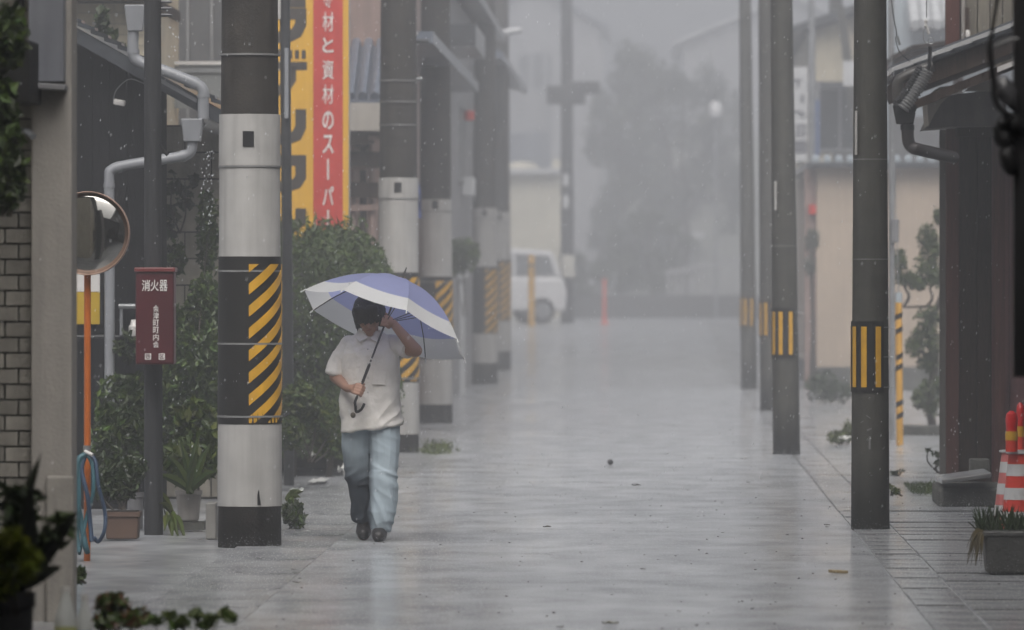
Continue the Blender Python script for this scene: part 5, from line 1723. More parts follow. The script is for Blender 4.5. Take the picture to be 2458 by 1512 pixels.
def cone_lamp(u, v0, v1, Y, label, r):
    c = (X(u, Y), Y, 0)
    z0, z1 = Z(v1, Y), Z(v0, Y)
    h = z1 - z0
    root = thing('warning_lamp', label, 'warning lamp', (c[0], Y, z0))
    b = MB(); b.lathe([(r * .95, z0), (r * .95, z0 + h * .28)], c, 20); b.build('socket', M['cone_red'], root)
    b = MB(); b.lathe([(r, z0 + h * .28), (r, z0 + h * .50)], c, 20); b.build('collar', M['yellow'], root)
    b = MB(); b.lathe([(r * .9, z0 + h * .50), (r * .92, z0 + h * .62), (r * 1.02, z0 + h * .78), (r * .85, z0 + h * .93), (r * .3, z1)], c, 20); b.build('lens', M['lamp_red'], root, smooth=True)


cone(2447, 1085, 1290, 40.8, 'front bright red and white traffic cone at the right edge', M['cone_red'], 0, 0, 26, 48)
cone_lamp(2428, 986, 1084, 40.7, 'red warning lamp with yellow collar on the front traffic cone', 15 * 40.7 / F)
cone(2432, 1082, 1275, 42.2, 'rear faded pink and white traffic cone behind the front cone', M['cone_pink'], 0, 0, 27, 52)
cone_lamp(2449, 966, 1080, 42.3, 'second red warning lamp at the right edge on the rear cone', 10 * 42.3 / F)
# stone planter with grass
Yl = 36.2
pl = thing('stone_planter', 'grey stone trough planter at the lower right edge', 'planter', (X(2430, Yl), Yl, 0))
b = MB(); b.box((X(2440, Yl), Yl, .115), (X(2515, Yl) - X(2370, Yl), .34, .23), taper=1.14); o = b.build('trough', mat('wet_stone_trough', (.075, .075, .072), .45, .3, 6, .4, 40, streak=.2), pl); bevel(o, .02)
b = MB(); b.box((X(2440, Yl), Yl, .228), (X(2515, Yl) - X(2370, Yl) + .06, .40, .035)); o = b.build('rim', _mats['wet_stone_trough'], pl); bevel(o, .01)
tip = []
gg = thing('grass_plant', 'dark green grassy plant growing in the stone trough planter', 'plant', (X(2410, Yl), Yl, .24))
b = MB()
for i in range(230):
    u = rng.uniform(2345, 2470)
    bb = Vector((X(u, Yl), Yl + rng.uniform(-.13, .13), .24))
    hgt = rng.uniform(.05, .15) * (1 if u < 2440 else .8)
    blade(b, bb, bb + Vector((rng.uniform(-.07, .05), rng.uniform(-.05, .05), hgt)), .010, .05, .2, 3)
b.build('blades', mat('dark_grass', (.032, .052, .018), .4, .3, 3, island=.4, transluc=.2), gg, kind='stuff')
b = MB()
for i in range(46):
    u = rng.uniform(2315, 2352)
    bb = Vector((X(2358, Yl), Yl - .1 + rng.uniform(-.1, .1), .245))
    tp_ = Vector((X(u, Yl), Yl - .2 + rng.uniform(-.05, .05), rng.uniform(.03, .17)))
    blade(b, bb, tp_, .012, .22, .2, 5)
b.build('dead_blades', mat('withered_leaf', (.09, .07, .03), .6, .4, 3, island=.5), gg, kind='stuff')

# ================================================================== far right houses
hF = gable_house('pale_house', 'pale two storey house between the second and nearest right poles', 2.75, 9.5, 112, 128, 5.9, M['cream2'], M['roof_tile'])
window(hF, (3.3, 111.97, 4.4), .8, 1.1); window(hF, (4.6, 111.97, 4.4), 1.2, 1.1); window(hF, (2.74, 117, 4.3), 2.4, 1.1, 'x')
b = MB(); b.box2((2.5, 111.3, 4.9), (9.5, 112, 5.02)); b.build('eave', M['roof_tile'], hF)
Yv2 = 110.0
vsn = thing('vertical_sign', 'white vertical shop sign with grey marks near the blue pipe', 'sign', (X(1925, Yv2), Yv2, Z(385, Yv2)))
b = MB(); b.box2((X(1900, Yv2), Yv2, Z(388, Yv2)), (X(1938, Yv2), Yv2 + .12, Z(160, Yv2))); b.build('board', M['white_wall'], vsn)
b = MB(); b.box2((2.5, Yv2 + .02, Z(200, Yv2)), (2.9, Yv2 + .08, Z(195, Yv2))); b.box2((2.84, Yv2 + .02, 0), (2.9, Yv2 + .08, Z(194, Yv2))); b.build('bracket', M['steel'], vsn)
sgm = mat('faded_sign_grey', (.13, .13, .15), .5, .2, 5)
for bx in ([(1912, 193, 24, 7)], [(1916, 203, 6, 14)], [(1926, 236, 9, 18)], [(1916, 268, 22, 6)], [(1924, 276, 16, 5)], [(1914, 312, 5, 24), (1931, 312, 5, 24), (1922, 300, 20, 5), (1922, 324, 20, 5), (1922, 312, 6, 10)], [(1920, 352, 34, 30)]):
    b = MB()
    for i_, (u, v, ww, hh) in enumerate(bx):
        b.box((X(u, Yv2), Yv2 - .006 - .002 * i_, Z(v, Yv2)), (ww * Yv2 / F, .01, hh * Yv2 / F))
    b.build('mark', sgm, vsn)
b = MB(); b.tube([(X(1960, 108), 108, 0), (X(1960, 108), 108, Z(240, 108))], .055, 10); o = b.build('blue_pipe', mat('blue_pipe', (.10, .16, .34), .4, .1, 4), smooth=True); tag(o, 'faded blue vertical pipe above the cream building', 'pipe')
b = MB(); b.tube([(X(1950, 107.8), 107.8, 0), (X(1948, 107.8), 107.8, 7)], .06, 10); o = b.build('steel_pole', M['steel'], smooth=True); tag(o, 'pale steel pole beside the blue vertical pipe', 'pole')
b = MB(); b.tube([(X(2006, 116), 116, 0), (X(2006, 116), 116, 8.5)], [.15, .11], 16); o = b.build('utility_pole', M['concrete_pole_r'], smooth=True); tag(o, 'hazy utility pole behind the cream building roof', 'utility pole')
b = MB(); b.box2((X(2024, 105), 105, Z(206, 105)), (X(2080, 105), 105.1, Z(146, 105))); b.box2((X(2068, 105), 105.11, 3.3), (X(2076, 105), 105.2, Z(146, 105))); o = b.build('sign_panel', M['white_wall']); tag(o, 'white blank signboard left of the nearest right pole', 'sign')
b = MB(); b.prism([(X(u, 106), Z(v, 106)) for u, v in ((2010, 20), (2026, 12), (2078, 372), (2056, 394))], 106, 106.3); o = b.build('stay_brace', M['concrete_pole_r']); tag(o, 'dark slanting brace behind the white blank signboard', 'brace')
b = MB(); b.box2((X(2000, 104), 104, 3.33), (X(2100, 104), 104.5, Z(362, 104))); o = b.build('roof_unit', M['dark_wall']); tag(o, 'dark box unit on the roof of the cream building', 'roof unit')
hG = thing('blue_white_house', 'bluish white house wall with roof tiles beyond the wooden house', 'house', (5.5, 110, 0))
b = MB(); b.box2((X(2120, 110), 110, 0), (9.5, 118, 8.2)); b.build('wall', M['bluewhite'], hG)
b = MB(); b.tube([(0, -.25, -.09), (0, .25, .09)], .09, 8); t3 = b.mesh('tile', M['white_wall'], smooth=True)
for i in range(3):
    for j in range(6):
        link_mesh('tile', t3, hG, (X(2195, 109) + j * .19, 109 + i * .4, Z(48, 109) + i * .16))
b = MB(); b.box2((X(2185, 109.5), 108.8, Z(72, 109.5)), (8, 109.9, Z(52, 109.5))); b.build('eave', M['dark_wall'], hG)
b = MB(); b.box2((X(2135, 111), 109, 0), (7, 109.8, Z(280, 109))); b.build('shed_wall', M['dark_wall'], hG)
hH = gable_house('hazy_house', 'hazy low house on the far right behind the slim poles', 2.95, 10, 131, 152, 4.6, M['white_wall'], M['roof_tile'])
window(hH, (3.6, 130.97, 2.4), .8, 1.0)

# ================================================================== far end of the street
Gf = 0.55
Yr = 172.0
b = MB(); b.box2((X(1378, Yr), Yr, Gf - .1), (X(2000, Yr), Yr + .3, Z(708, Yr))); o = b.build('low_wall', mat('dark_low_wall', (.07, .07, .072), .6, .2, 3, streak=.2)); tag(o, 'low dark wall across the far end of the street', 'wall')
fc = thing('white_fence', 'pale railing fence above the low wall at the far end', 'fence', (X(1690, 173), 173.2, Gf))
for u in range(1600, 1800, 18):
    b = MB(); b.box2((X(u, 173), 173.2, Gf), (X(u + 8, 173), 173.25, Z(655 - (u - 1600) * .12, 173))); b.build('picket', M['grey_wall'], fc)
b = MB(); b.prism([(X(1596, 173), Z(662, 173)), (X(1800, 173), Z(625, 173)), (X(1800, 173), Z(612, 173)), (X(1596, 173), Z(650, 173))], 173.14, 173.19); b.build('rail', M['grey_wall'], fc)
# delineator posts
dl = thing('delineator_post', 'orange flexible delineator post at the far end of the road', 'delineator', (X(1451, 150), 150, gz(150)))
b = MB(); b.lathe([(.10, 0), (.10, .03), (.05, .06), (.045, .3), (.04, 1.02), (.02, 1.06)], (X(1451, 150), 150, gz(150)), 16); b.build('post', mat('orange_red_plastic', (.75, .10, .05), .4, .1, 4), dl, smooth=True)
for z in (.62, .82):
    b = MB(); b.lathe([(.0435, z), (.0425, z + .08)], (X(1451, 150), 150, gz(150)), 16, caps=False); b.build('reflector', mat('pale_orange_tape', (.75, .25, .18), .3, .1, 4), dl)
yp2 = thing('yellow_post', 'yellow guard post in front of the white car', 'post', (X(1276, 146), 146, gz(146)))
MB().tube([(X(1276, 146), 146, gz(146)), (X(1276, 146), 146, Z(612, 146))], .075, 14).build('tube', M['yellow'], yp2, smooth=True)
b = MB(); b.lathe([(.08, 0), (.08, .05)], (X(1276, 146), 146, Z(640, 146)), 14); b.build('band', M['black'], yp2)
# thin far pole with plates
Yf2 = 153.0
gf2 = gz(Yf2)
fpz = thing('utility_pole', 'thin hazy utility pole at the street end right of the white car', 'utility pole', (X(1362, Yf2), Yf2, gf2))
MB().tube([(X(1362, Yf2), Yf2, gf2 - .05), (X(1360, Yf2), Yf2, 10)], [.165, .13], 16).build('shaft', M['steel_dark'], fpz, smooth=True)
for v in (430, 482):
    b = MB(); b.box2((X(1353, Yf2), Yf2 - .2, Z(v + 16, Yf2)), (X(1364, Yf2), Yf2 - .16, Z(v - 12, Yf2))); b.build('plate', M['white_wall'], fpz)
b = MB(); b.box2((X(1350, Yf2), Yf2 - .35, Z(665, Yf2)), (X(1380, Yf2), Yf2 - .17, Z(612, Yf2))); b.build('box', mat('cream_box', (.55, .53, .47), .5, .1, 4), fpz)
for (u0, v0, u1, v1) in ((1312, 205, 1405, 250), (1355, 195, 1440, 225)):
    b = MB(); b.box2((X(u0, Yf2), Yf2 - .3 + u0 * .0001, Z(v1, Yf2)), (X(u1, Yf2), Yf2 + .1 + u0 * .0003, Z(v0, Yf2))); o = b.build('transformer_box', M['steel_dark'], fpz); bevel(o, .03)

# white car parked at the end
Ycar = 151.0
car = thing('parked_car', 'white car parked at the misty street end, half hidden by poles', 'car', (X(1170, Ycar), Ycar, gz(Ycar)), rz=radians(16))
bp_ = [(-1.75, .30), (-1.78, .75), (-1.55, .95), (-.75, 1.12), (-.02, 1.72), (.55, 1.80), (1.45, 1.72), (1.70, 1.10), (1.72, .35)]
b = MB(); b.prism([(-1.75, .28), (-1.78, .72), (-1.55, .93), (-.72, 1.10), (1.66, 1.08), (1.74, .70), (1.70, .28)], -.78, .78); o = b.build('body', M['car_white'], car, local=True); bevel(o, .09, 3)
b = MB(); b.prism([(-.75, 1.09), (-.08, 1.68), (.5, 1.76), (1.40, 1.70), (1.64, 1.09)], -.69, .69); o = b.build('cabin', M['car_white'], car, local=True); bevel(o, .07, 3)
for s_ in (-1, 1):
    b = MB(); b.prism([(-.50, 1.14), (-.02, 1.58), (.42, 1.63), (.42, 1.14)], s_ * .70 - .008, s_ * .70 + .008); b.prism([(.50, 1.14), (.50, 1.63), (1.30, 1.58), (1.45, 1.14)], s_ * .70 - .008, s_ * .70 + .008); b.build('side_window', M['car_glass'], car, local=True)
b = MB(); b.add([(-.765, -.6, 1.15), (-.765, .6, 1.15), (-.14, .56, 1.66), (-.14, -.56, 1.66)], [(0, 1, 2, 3)]); b.build('windscreen', M['car_glass'], car, local=True)
for x_ in (-1.1, 1.12):
    for y_ in (-.72, .72):
        b = MB(); b.lathe([(.29, -.09), (.31, -.05), (.31, .05), (.29, .09)], (x_, y_, .31), 24, axis='y'); wh = b.build('wheel', M['black'], car, local=True, smooth=False)
        b = MB(); b.lathe([(.19, -.095), (.19, .095)], (x_, y_, .31), 16, axis='y'); b.build('rim', M['steel'], wh, local=True)
for y_ in (-.56, .56):
    b = MB(); b.ell((-1.60, y_, .82), (.14, .16, .09), 12, 8); b.build('headlight', M['plastic_clear'], car, local=True, smooth=True)
b = MB(); b.box((-1.77, 0, .45), (.06, 1.4, .16)); b.build('bumper', M['car_white'], car, local=True)
for y_ in (-.83, .83):
    b = MB(); b.ell((-.5, y_, 1.18), (.07, .1, .07), 10, 8); b.build('door_mirror', M['car_white'], car, local=True)

# far buildings
hX = thing('cream_outbuilding', 'cream walled outbuilding behind the white car', 'building', (X(1285, 178), 178, Gf))
b = MB(); b.box2((X(1150, 178), 178, Gf - .1), (X(1350, 178), 184, Z(418, 178))); b.build('wall', mat('far_cream', (.66, .62, .50), .6, .06, 1, streak=.1), hX)
b = MB(); b.box2((X(1140, 178), 177.7, Z(417, 178)), (X(1346, 178), 184.3, Z(404, 178))); b.build('eave', M['white_wall'], hX)
b = MB(); b.box2((X(1325, 178), 177.9, Z(404, 178)), (X(1346, 178), 179, Z(382, 178))); b.build('vent', mat('far_cream', (1, 1, 1)), hX)
b = MB(); b.ell((X(1248, 178), 180, Z(408, 178)), (.55, 1, .28), 14, 8); b.build('dome', _mats['far_cream'], hX, smooth=True)
hY = gable_house('grey_apartment', 'tall pale grey building faint in the mist at the street end', X(1120, 240), X(1440, 240), 240, 254, Z(70, 240), M['grey_wall'], M['roof_blue'], 'building', ridge=1.6)
for i in range(3):
    window(hY, (X(1258 + i * 34, 240), 239.97, Z(170, 240)), .36, 1.3)
b = MB(); b.box2((X(1150, 240), 239.4, Z(400, 240)), (X(1440, 240), 239.95, Z(318, 240))); b.build('lower_roof', M['roof_blue'], hY)
b = MB(); b.box2((X(1322, 238), 238.6, Gf), (X(1450, 238), 239.3, Z(110, 238))); b.build('side_wing', M['grey_wall'], hY)
hZ = thing('far_shop', 'far building with pale fascia boards behind the trees', 'building', (X(1660, 205), 205, Gf))
b = MB(); b.box2((X(1480, 205), 205, Gf - .1), (X(1860, 205), 216, Z(330, 205))); b.build('wall', mat('grey_green_wall', (.30, .31, .28), .7, .15, 2, streak=.2), hZ)
for (u0, u1) in ((1562, 1592), (1604, 1660), (1664, 1688), (1692, 1722)):
    b = MB(); b.box2((X(u0, 204), 204.5, Z(420, 204)), (X(u1, 204), 204.9, Z(404, 204))); b.build('fascia', M['car_white'], hZ)
b = MB(); b.box2((X(1590, 204), 204.3, Z(570, 204)), (X(1690, 204), 204.8, Z(556, 204))); b.build('sign_board', M['car_white'], hZ)
for i in range(5):
    b = MB(); b.box2((X(1570 + i * 32, 204), 204.7, Z(470, 204)), (X(1596 + i * 32, 204), 204.95, Z(424, 204))); b.build('window', M['leaf_grey'], hZ)
hW = gable_house('far_house', 'far house whose pale roof slope shows at the upper right end', X(1640, 232), X(2150, 232), 232, 250, Z(105, 232), M['grey_wall'], M['white_wall'], ridge=1.7)
window(hW, (X(1720, 232), 231.96, Z(200, 232)), .5, .9)
b = MB(); b.lathe([(.05, 0), (.16, .05), (.18, .3), (.10, .42)], P(1718, 282, 168), 16); o = b.build('globe_lamp', M['car_white'], smooth=True)
tag(o, 'white globe lamp floating faintly near the fourth slim pole', 'lamp')
MB_ = MB(); MB_.tube([(X(1718, 168), 168.02, Gf), (X(1718, 168), 168.02, Z(282, 168))], .04, 8); o = MB_.build('lamp_post', M['steel'], smooth=True); tag(o, 'thin post below the white globe lamp', 'lamp post')


def tree(name, label, x, y, h, crowns, n, size, m, r=.16, droop=.4):
    g = gz(y)
    root = thing(name, label, 'tree', (x, y, g))
    MB().tube(spline([(x, y, g - .05), (x + .1, y, g + h * .3), (x - .05, y, g + h * .6), (x + .05, y, g + h * .9)], 4), [r * (1 - .07 * i) for i in range(13)], 10).build('trunk', M['bark'], root, smooth=True)
    for i, (dx, dz, rx, rz_) in enumerate(crowns[:6]):
        MB().tube(spline([(x, y, g + h * .35), (x + dx * .5, y + rng.uniform(-.4, .4), g + dz * .75), (x + dx, y + rng.uniform(-.5, .5), g + dz)], 3), [r * .5 - r * .06 * q for q in range(7)], 6).build('limb', M['bark'], root, smooth=True)
    b = MB()
    tot = sum(c[2] * c[3] for c in crowns)
    for dx, dz, rx, rz_ in crowns:
        k = int(n * rx * rz_ / tot)
        for q in range(7):
            cc = np.array((x + dx, y, g + dz)) + rng.uniform(-1, 1, 3) * np.array((rx, rx, rz_)) * .75
            b.leaves(blob_pts(cc, (rx * .45, rx * .45, rz_ * .45), max(8, k // 7), .1), size, .45, droop)
    b.build('crown', m, root, kind='stuff')


tree('weeping_tree', 'large grey green tree at the street end, left part of the trees', X(1490, 200), 200, 9.0,
     [(-.6, 5.6, .55, 1.2), (.1, 6.5, .8, 1.4), (.8, 7.3, .9, 1.4), (-.2, 4.2, .8, 1.2), (.7, 4.8, 1.0, 1.5), (.2, 2.9, 1.2, 1.2), (-.7, 2.4, .6, .9), (1.2, 3.2, .8, 1.1), (1.3, 6.0, .8, 1.3), (.3, 1.6, 1.3, .8)], 9000, .2, M['leaf_grey'])
tree('broad_tree', 'second grey green tree at the street end, beside the slim poles', X(1640, 196), 196, 8.0,
     [(-.7, 6.2, .9, 1.2), (.3, 5.6, 1.0, 1.2), (.9, 4.6, .8, 1.2), (-.4, 4.4, 1.0, 1.1), (.2, 3.2, 1.0, .7), (-1.2, 7.2, .8, 1.0), (1.2, 3.4, .9, 1.2), (1.5, 5.4, .7, 1.2), (.9, 6.9, .8, 1.0), (-1.6, 5.4, .8, 1.3), (-1.4, 3.0, .9, 1.2)], 7000, .2, M['leaf_grey'])
tree('garden_tree', 'low bushy tree above the far low wall', X(1560, 174.5), 174.5, 2.6,
     [(-.3, 2.2, .8, .7), (.6, 2.0, .7, .6), (-1.0, 1.6, .7, .7), (.1, 1.2, 1.2, .6)], 2600, .15, M['leaf_grey'], r=.08)
tree('roadside_bush', 'dark bushy shrub beside the thin hazy utility pole', X(1400, 165), 172.8, 2.2,
     [(-.2, 1.5, .5, .6), (.3, 1.0, .6, .5), (-.3, .8, .5, .5)], 1500, .13, M['leaf_grey'], r=.05)
# parked things behind the low wall
b = MB(); b.box2((X(1560, 176), 175.6, Gf), (X(1600, 176), 176.2, Z(640, 176))); o = b.build('dark_gate_post', M['dark_wall']); tag(o, 'dark gate post behind the low wall at the far end', 'gate post')

# distant hillside closing the view
b = MB()
vs, fs = [], []
nx, nz = 60, 6
for j in range(nz + 1):
    for i in range(nx + 1):
        xx = -108 + 216 * i / nx
        yy = 300 + j * 14
        top_ = 13 + 4 * noise.noise(Vector((xx * .03, 1, 0))) + 2 * noise.noise(Vector((xx * .11, 5, 0)))
        vs.append((xx, yy, (.2 if j == 0 else top_ * (j / nz) ** .6 + noise.noise(Vector((xx * .3, j, 2))) * .5)))
for j in range(nz):
    for i in range(nx):
        a = j * (nx + 1) + i
        fs.append((a, a + 1, a + nx + 2, a + nx + 1))
b.add(vs, fs)
o = b.build('hills', M['leaf_grey'], loc=(0, 0, 0)); o['kind'] = 'structure'

# ================================================================== person
PX0, PY0 = X(890, 40.63), 40.63
per = thing('person', 'person in white shirt and pale blue trousers walking with a bowed head', 'person', (PX0, PY0, 0))


def L(u, v, d=0.0):
    return Vector(((u - 890) / 381.0, d, (1298 - v) / 381.0))


def hd(p):
    """head-local (x right, y forward is -y, z up; centre of the skull) -> person space, bowed"""
    R = Euler((radians(24), radians(-5), radians(-7))).to_matrix()
    return R @ Vector(p) + Vector((-.010, -.055, 1.425))


B = MB()
# trunk and legs
capsule(B, (0, 0, .82), (-.005, .0, .98), .135, .125)
capsule(B, (-.005, .0, 1.0), (-.005, 0.0, 1.13), .115, .115)
capsule(B, (-.10, .01, 1.225), (.10, .01, 1.225), .05, .05)
capsule(B, (-.085, .01, .80), (-.085, .05, .44), .09, .06); capsule(B, (-.085, .05, .44), (-.048, .16, .12), .06, .042)
capsule(B, (.085, 0, .80), (.08, -.06, .44), .09, .06); capsule(B, (.08, -.06, .44), (.06, -.07, .08), .06, .042)
capsule(B, (-.048, .16, .11), (-.05, .10, .04), .045, .042); capsule(B, (.06, -.06, .05), (.058, -.16, .04), .045, .042)
# neck and head
capsule(B, (-.008, .0, 1.24), hd((0, .02, -.06)), .056, .05)
for c, r in (((0, .02, .02), (.074, .092, .088)), ((0, -.015, -.035), (.062, .072, .075)), ((0, -.045, -.075), (.042, .042, .035)), ((0, -.07, -.10), (.024, .02, .016))):
    R = Euler((radians(24), radians(-5), radians(-7)))
    B.ell(hd(c), r, 20, 14, rot=R)
capsule(B, hd((0, -.083, .005)), hd((0, -.104, -.035)), .009, .013)      # nose
for s_ in (-1, 1):
    B.ell(hd((s_ * .074, .015, -.02)), (.012, .022, .032), 10, 8)       # ears
    capsule(B, hd((s_ * .02, -.085, .018)), hd((s_ * .048, -.072, .014)), .010, .009)  # brow ridge
    B.ell(hd((s_ * .033, -.060, -.038)), (.024, .022, .02), 10, 8)       # cheek
# right arm (on the left in the picture)
sh, el, wr_ = Vector((-.145, .005, 1.225)), Vector((-.222, .02, 1.035)), L(836, 930, -.19)
capsule(B, sh, el, .05, .041); capsule(B, el, wr_, .041, .025)
# left arm, raised to the umbrella shaft
sh2, el2, wr2 = Vector((.145, .0, 1.235)), L(1000, 840, -.17), L(946, 775, -.15)
capsule(B, sh2, el2, .05, .043); capsule(B, el2, wr2, .042, .026)
# umbrella axis in person space
CEN = L(926, 778, -.155)
tilt = radians(15.0)
AX = Vector((.349 * cos(tilt), sin(tilt), .937 * cos(tilt))).normalized()
E1 = Vector((.937, 0, -.349))
E1 = (E1 - AX * E1.dot(AX)).normalized()
E2 = AX.cross(E1)


def shaft_at(s_):
    return CEN + AX * s_


def hand(B, wrist, grip, back, sgn):
    """palm behind the shaft, four fingers closed round it, thumb opposed. back: direction of the back of the hand"""
    wrist, grip = Vector(wrist), Vector(grip)
    ax = AX
    back = (back - ax * back.dot(ax)).normalized()
    side = ax.cross(back) * sgn
    kn = grip + back * .020
    palm_c = wrist.lerp(kn, .55)
    capsule(B, wrist, palm_c, .024, .028)
    for off in (-.026, -.009, .009, .026):
        capsule(B, palm_c + ax * off * .6, kn + ax * off - side * .022, .016, .011)
    for i, off in enumerate((-.029, -.0095, .010, .028)):
        ln = (0.85, 1.0, 1.05, .95)[i]
        k0 = kn + ax * off - side * .024
        k1 = kn + ax * off + side * .012 * ln + back * .001
        k2 = grip + ax * (off - .002) + side * .026 * ln - back * .002
        k3 = grip + ax * (off - .003) + side * .012 - back * .020 * ln
        capsule(B, k0, k1, .0105, .0092, 10)
        capsule(B, k1, k2, .0092, .0085, 10)
        capsule(B, k2, k3, .0085, .007, 10)
    t0 = palm_c + ax * .022 + side * .004
    t1 = grip + ax * .042 - side * .018 - back * .012
    t2 = grip + ax * .050 + side * .010 - back * .016
    capsule(B, t0, t1, .013, .011, 10)
    capsule(B, t1, t2, .011, .0085, 10)


g1 = shaft_at(-.455)
hand(B, wr_, g1, Vector((-.25, -1, .25)), 1)
g2 = shaft_at(.02)
hand(B, wr2, g2, Vector((.75, -.6, .2)), -1)
me = remeshed(B, .0042, 4, .5)
me.materials.append(M['skin'])
link_mesh('body', me, per)

# shirt
S = MB()


def loft(mb, rows, n=36):
    base = len(mb.v)
    for (cx, cy, z, rx, ry) in rows:
        for k in range(n):
            a = 2 * pi * k / n
            e = 2.6
            c_, s_ = cos(a), sin(a)
            mb.v.append((cx + rx * math.copysign(abs(c_) ** (2 / e), c_), cy + ry * math.copysign(abs(s_) ** (2 / e), s_), z))
    for i in range(len(rows) - 1):
        for k in range(n):
            k2 = (k + 1) % n
            mb.f.append((base + i * n + k, base + i * n + k2, base + (i + 1) * n + k2, base + (i + 1) * n + k)); mb.mi.append(0)
    mb.f.append(tuple(base + k for k in reversed(range(n)))); mb.mi.append(0)
    mb.f.append(tuple(base + (len(rows) - 1) * n + k for k in range(n))); mb.mi.append(0)


loft(S, [(.006, 0, .705, .190, .138), (.004, 0, .80, .184, .136), (0, 0, .95, .176, .130), (-.003, 0, 1.08, .176, .134), (-.004, 0, 1.18, .174, .130), (-.004, .004, 1.245, .156, .108), (-.004, .006, 1.287, .118, .082), (-.006, .0, 1.325, .068, .066)])
capsule(S, (-.132, .004, 1.236), Vector((-.186, .008, 1.150)), .060, .058)
S.tube([Vector((-.182, .008, 1.175)), Vector((-.210, .012, 1.10)), Vector((-.226, .008, 1.045))], [.056, .058, .062], 18)
capsule(S, (.130, .0, 1.240), (.185, -.06, 1.228), .061, .060)
S.tube([Vector((.17, -.03, 1.245)), Vector((.215, -.085, 1.225)), Vector((.25, -.13, 1.205))], [.060, .061, .064], 18)


def wr_shirt(p):
    a = noise.noise(Vector((p.x * 7 + p.z * 3, p.y * 5, p.z * 4.5)))
    b_ = noise.noise(Vector((p.x * 16 - p.z * 9, p.y * 8, p.z * 10 + 5)))
    fold = 1 - abs(noise.noise(Vector((p.x * 6.0 + p.z * 2.6, p.y * 3, p.z * 2.4 + 9)))) * 2.2
    k = 1.0 if p.z < 1.1 else max(.25, 1.0 - (p.z - 1.1) * 5)
    f2 = 1 - min(1, abs(noise.noise(Vector((p.x * 9 - p.z * 6.5, p.y * 4, p.z * 3.5 + 21)))) * 3.2)
    low = max(0, min(1, (1.02 - p.z) * 4))
    fine = noise.noise(Vector((p.x * 34 + p.z * 14, p.y * 20, p.z * 24)))
    return .013 * a * k + .004 * b_ + .0022 * fine + .010 * k * max(0, fold) + .013 * low * f2


me = remeshed(S, .0065, 5, .5, wr_shirt)
for v in me.vertices:       # slanting hem, higher at the right in the picture
    if v.co.z < .80:
        t = (.80 - v.co.z) / .1
        v.co.z += t * (.026 * (v.co.x / .19) + .004)
me.materials.append(M['shirt'])
shirt = link_mesh('shirt', me, per)
# collar flaps, pocket, sleeve trim
cl = MB()
for s_ in (-1, 1):
    pts = [Vector((-.006 + s_ * .068, -.010, 1.335)), Vector((-.006 + s_ * .030, -.072, 1.30)), Vector((-.006 + s_ * .008, -.108, 1.278)), Vector((-.006 + s_ * .058, -.122, 1.252)), Vector((-.006 + s_ * .086, -.078, 1.280))]
    cl.add(pts, [(0, 1, 2, 3, 4)])
o = cl.build('collar', M['shirt'], shirt, local=True)
so = o.modifiers.new('s', 'SOLIDIFY'); so.thickness = .006
pk = MB(); pk.box((.058, -.139, 1.03), (.085, .003, .085), rot=(0, radians(4), radians(10))); o = pk.build('pocket', M['shirt'], shirt, local=True); bevel(o, .003)
for z in (1.21, 1.12, 1.03, .94, .85):
    pk = MB(); pk.ell((-.012, -.141 + max(0, z - 1.12) * .18, z), (.006, .003, .006), 8, 6); pk.build('button', M['letter_white'], shirt, local=True)

# trousers
T_ = MB()
loft(T_, [(.003, 0, .70, .165, .118), (.003, 0, .80, .17, .12), (.003, 0, .86, .165, .115)])
capsule(T_, (-.085, .0, .77), (-.090, .03, .56), .103, .092); capsule(T_, (-.090, .03, .56), (-.078, .06, .40), .092, .082)
T_.tube([Vector((-.08, .05, .44)), Vector((-.070, .10, .28)), Vector((-.050, .155, .13))], [.078, .070, .064], 20)
capsule(T_, (.085, .0, .77), (.088, -.04, .56), .103, .093); capsule(T_, (.088, -.04, .56), (.082, -.06, .40), .093, .084)
T_.tube([Vector((.082, -.06, .44)), Vector((.082, -.065, .28)), Vector((.070, -.07, .15)), Vector((.062, -.065, .072))], [.086, .084, .078, .060], 20)


def wr_tr(p):
    a = noise.noise(Vector((p.x * 9 + p.z * 5, p.y * 6, p.z * 7)))
    z2 = p.z * 15 + p.x * (6 if p.x > 0 else -5)
    fold = (1 - min(1, abs(noise.noise(Vector((p.x * 4, p.y * 4, z2 * .9)))) * 3.0))
    k = .12 + .9 * max(0, 1 - abs(p.z - .41) * 6) + .8 * max(0, 1 - abs(p.z - .12) * 8) + .35 * max(0, 1 - abs(p.z - .66) * 8)
    vert = 1 - min(1, abs(noise.noise(Vector((p.x * 13 + (p.z - .3) * 3 * (1 if p.x > 0 else -1), p.y * 7, p.z * 1.6 + 3)))) * 3.4)
    shin = max(0, min(1, (.46 - p.z) * 5))
    return .007 * a + .010 * k * fold + .011 * shin * vert


me = remeshed(T_, .006, 4, .5, wr_tr)
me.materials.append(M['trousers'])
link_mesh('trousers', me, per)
# shoes
for pts, lab in ((((-.048, .165, .115), (-.050, .115, .055), (-.050, .075, .042)), 0), (((.060, -.045, .045), (.058, -.11, .046), (.056, -.185, .036)), 1)):
    b = MB()
    capsule(b, pts[0], pts[1], .046, .050); capsule(b, pts[1], pts[2], .050, .040)
    if lab == 0:
        capsule(b, (-.048, .16, .15), (-.048, .165, .10), .040, .046)
    me = remeshed(b, .005, 4, .5)
    for v in me.vertices:
        v.co.z = max(.004, v.co.z)
    me.materials.append(M['shoe'])
    link_mesh('shoe', me, per)
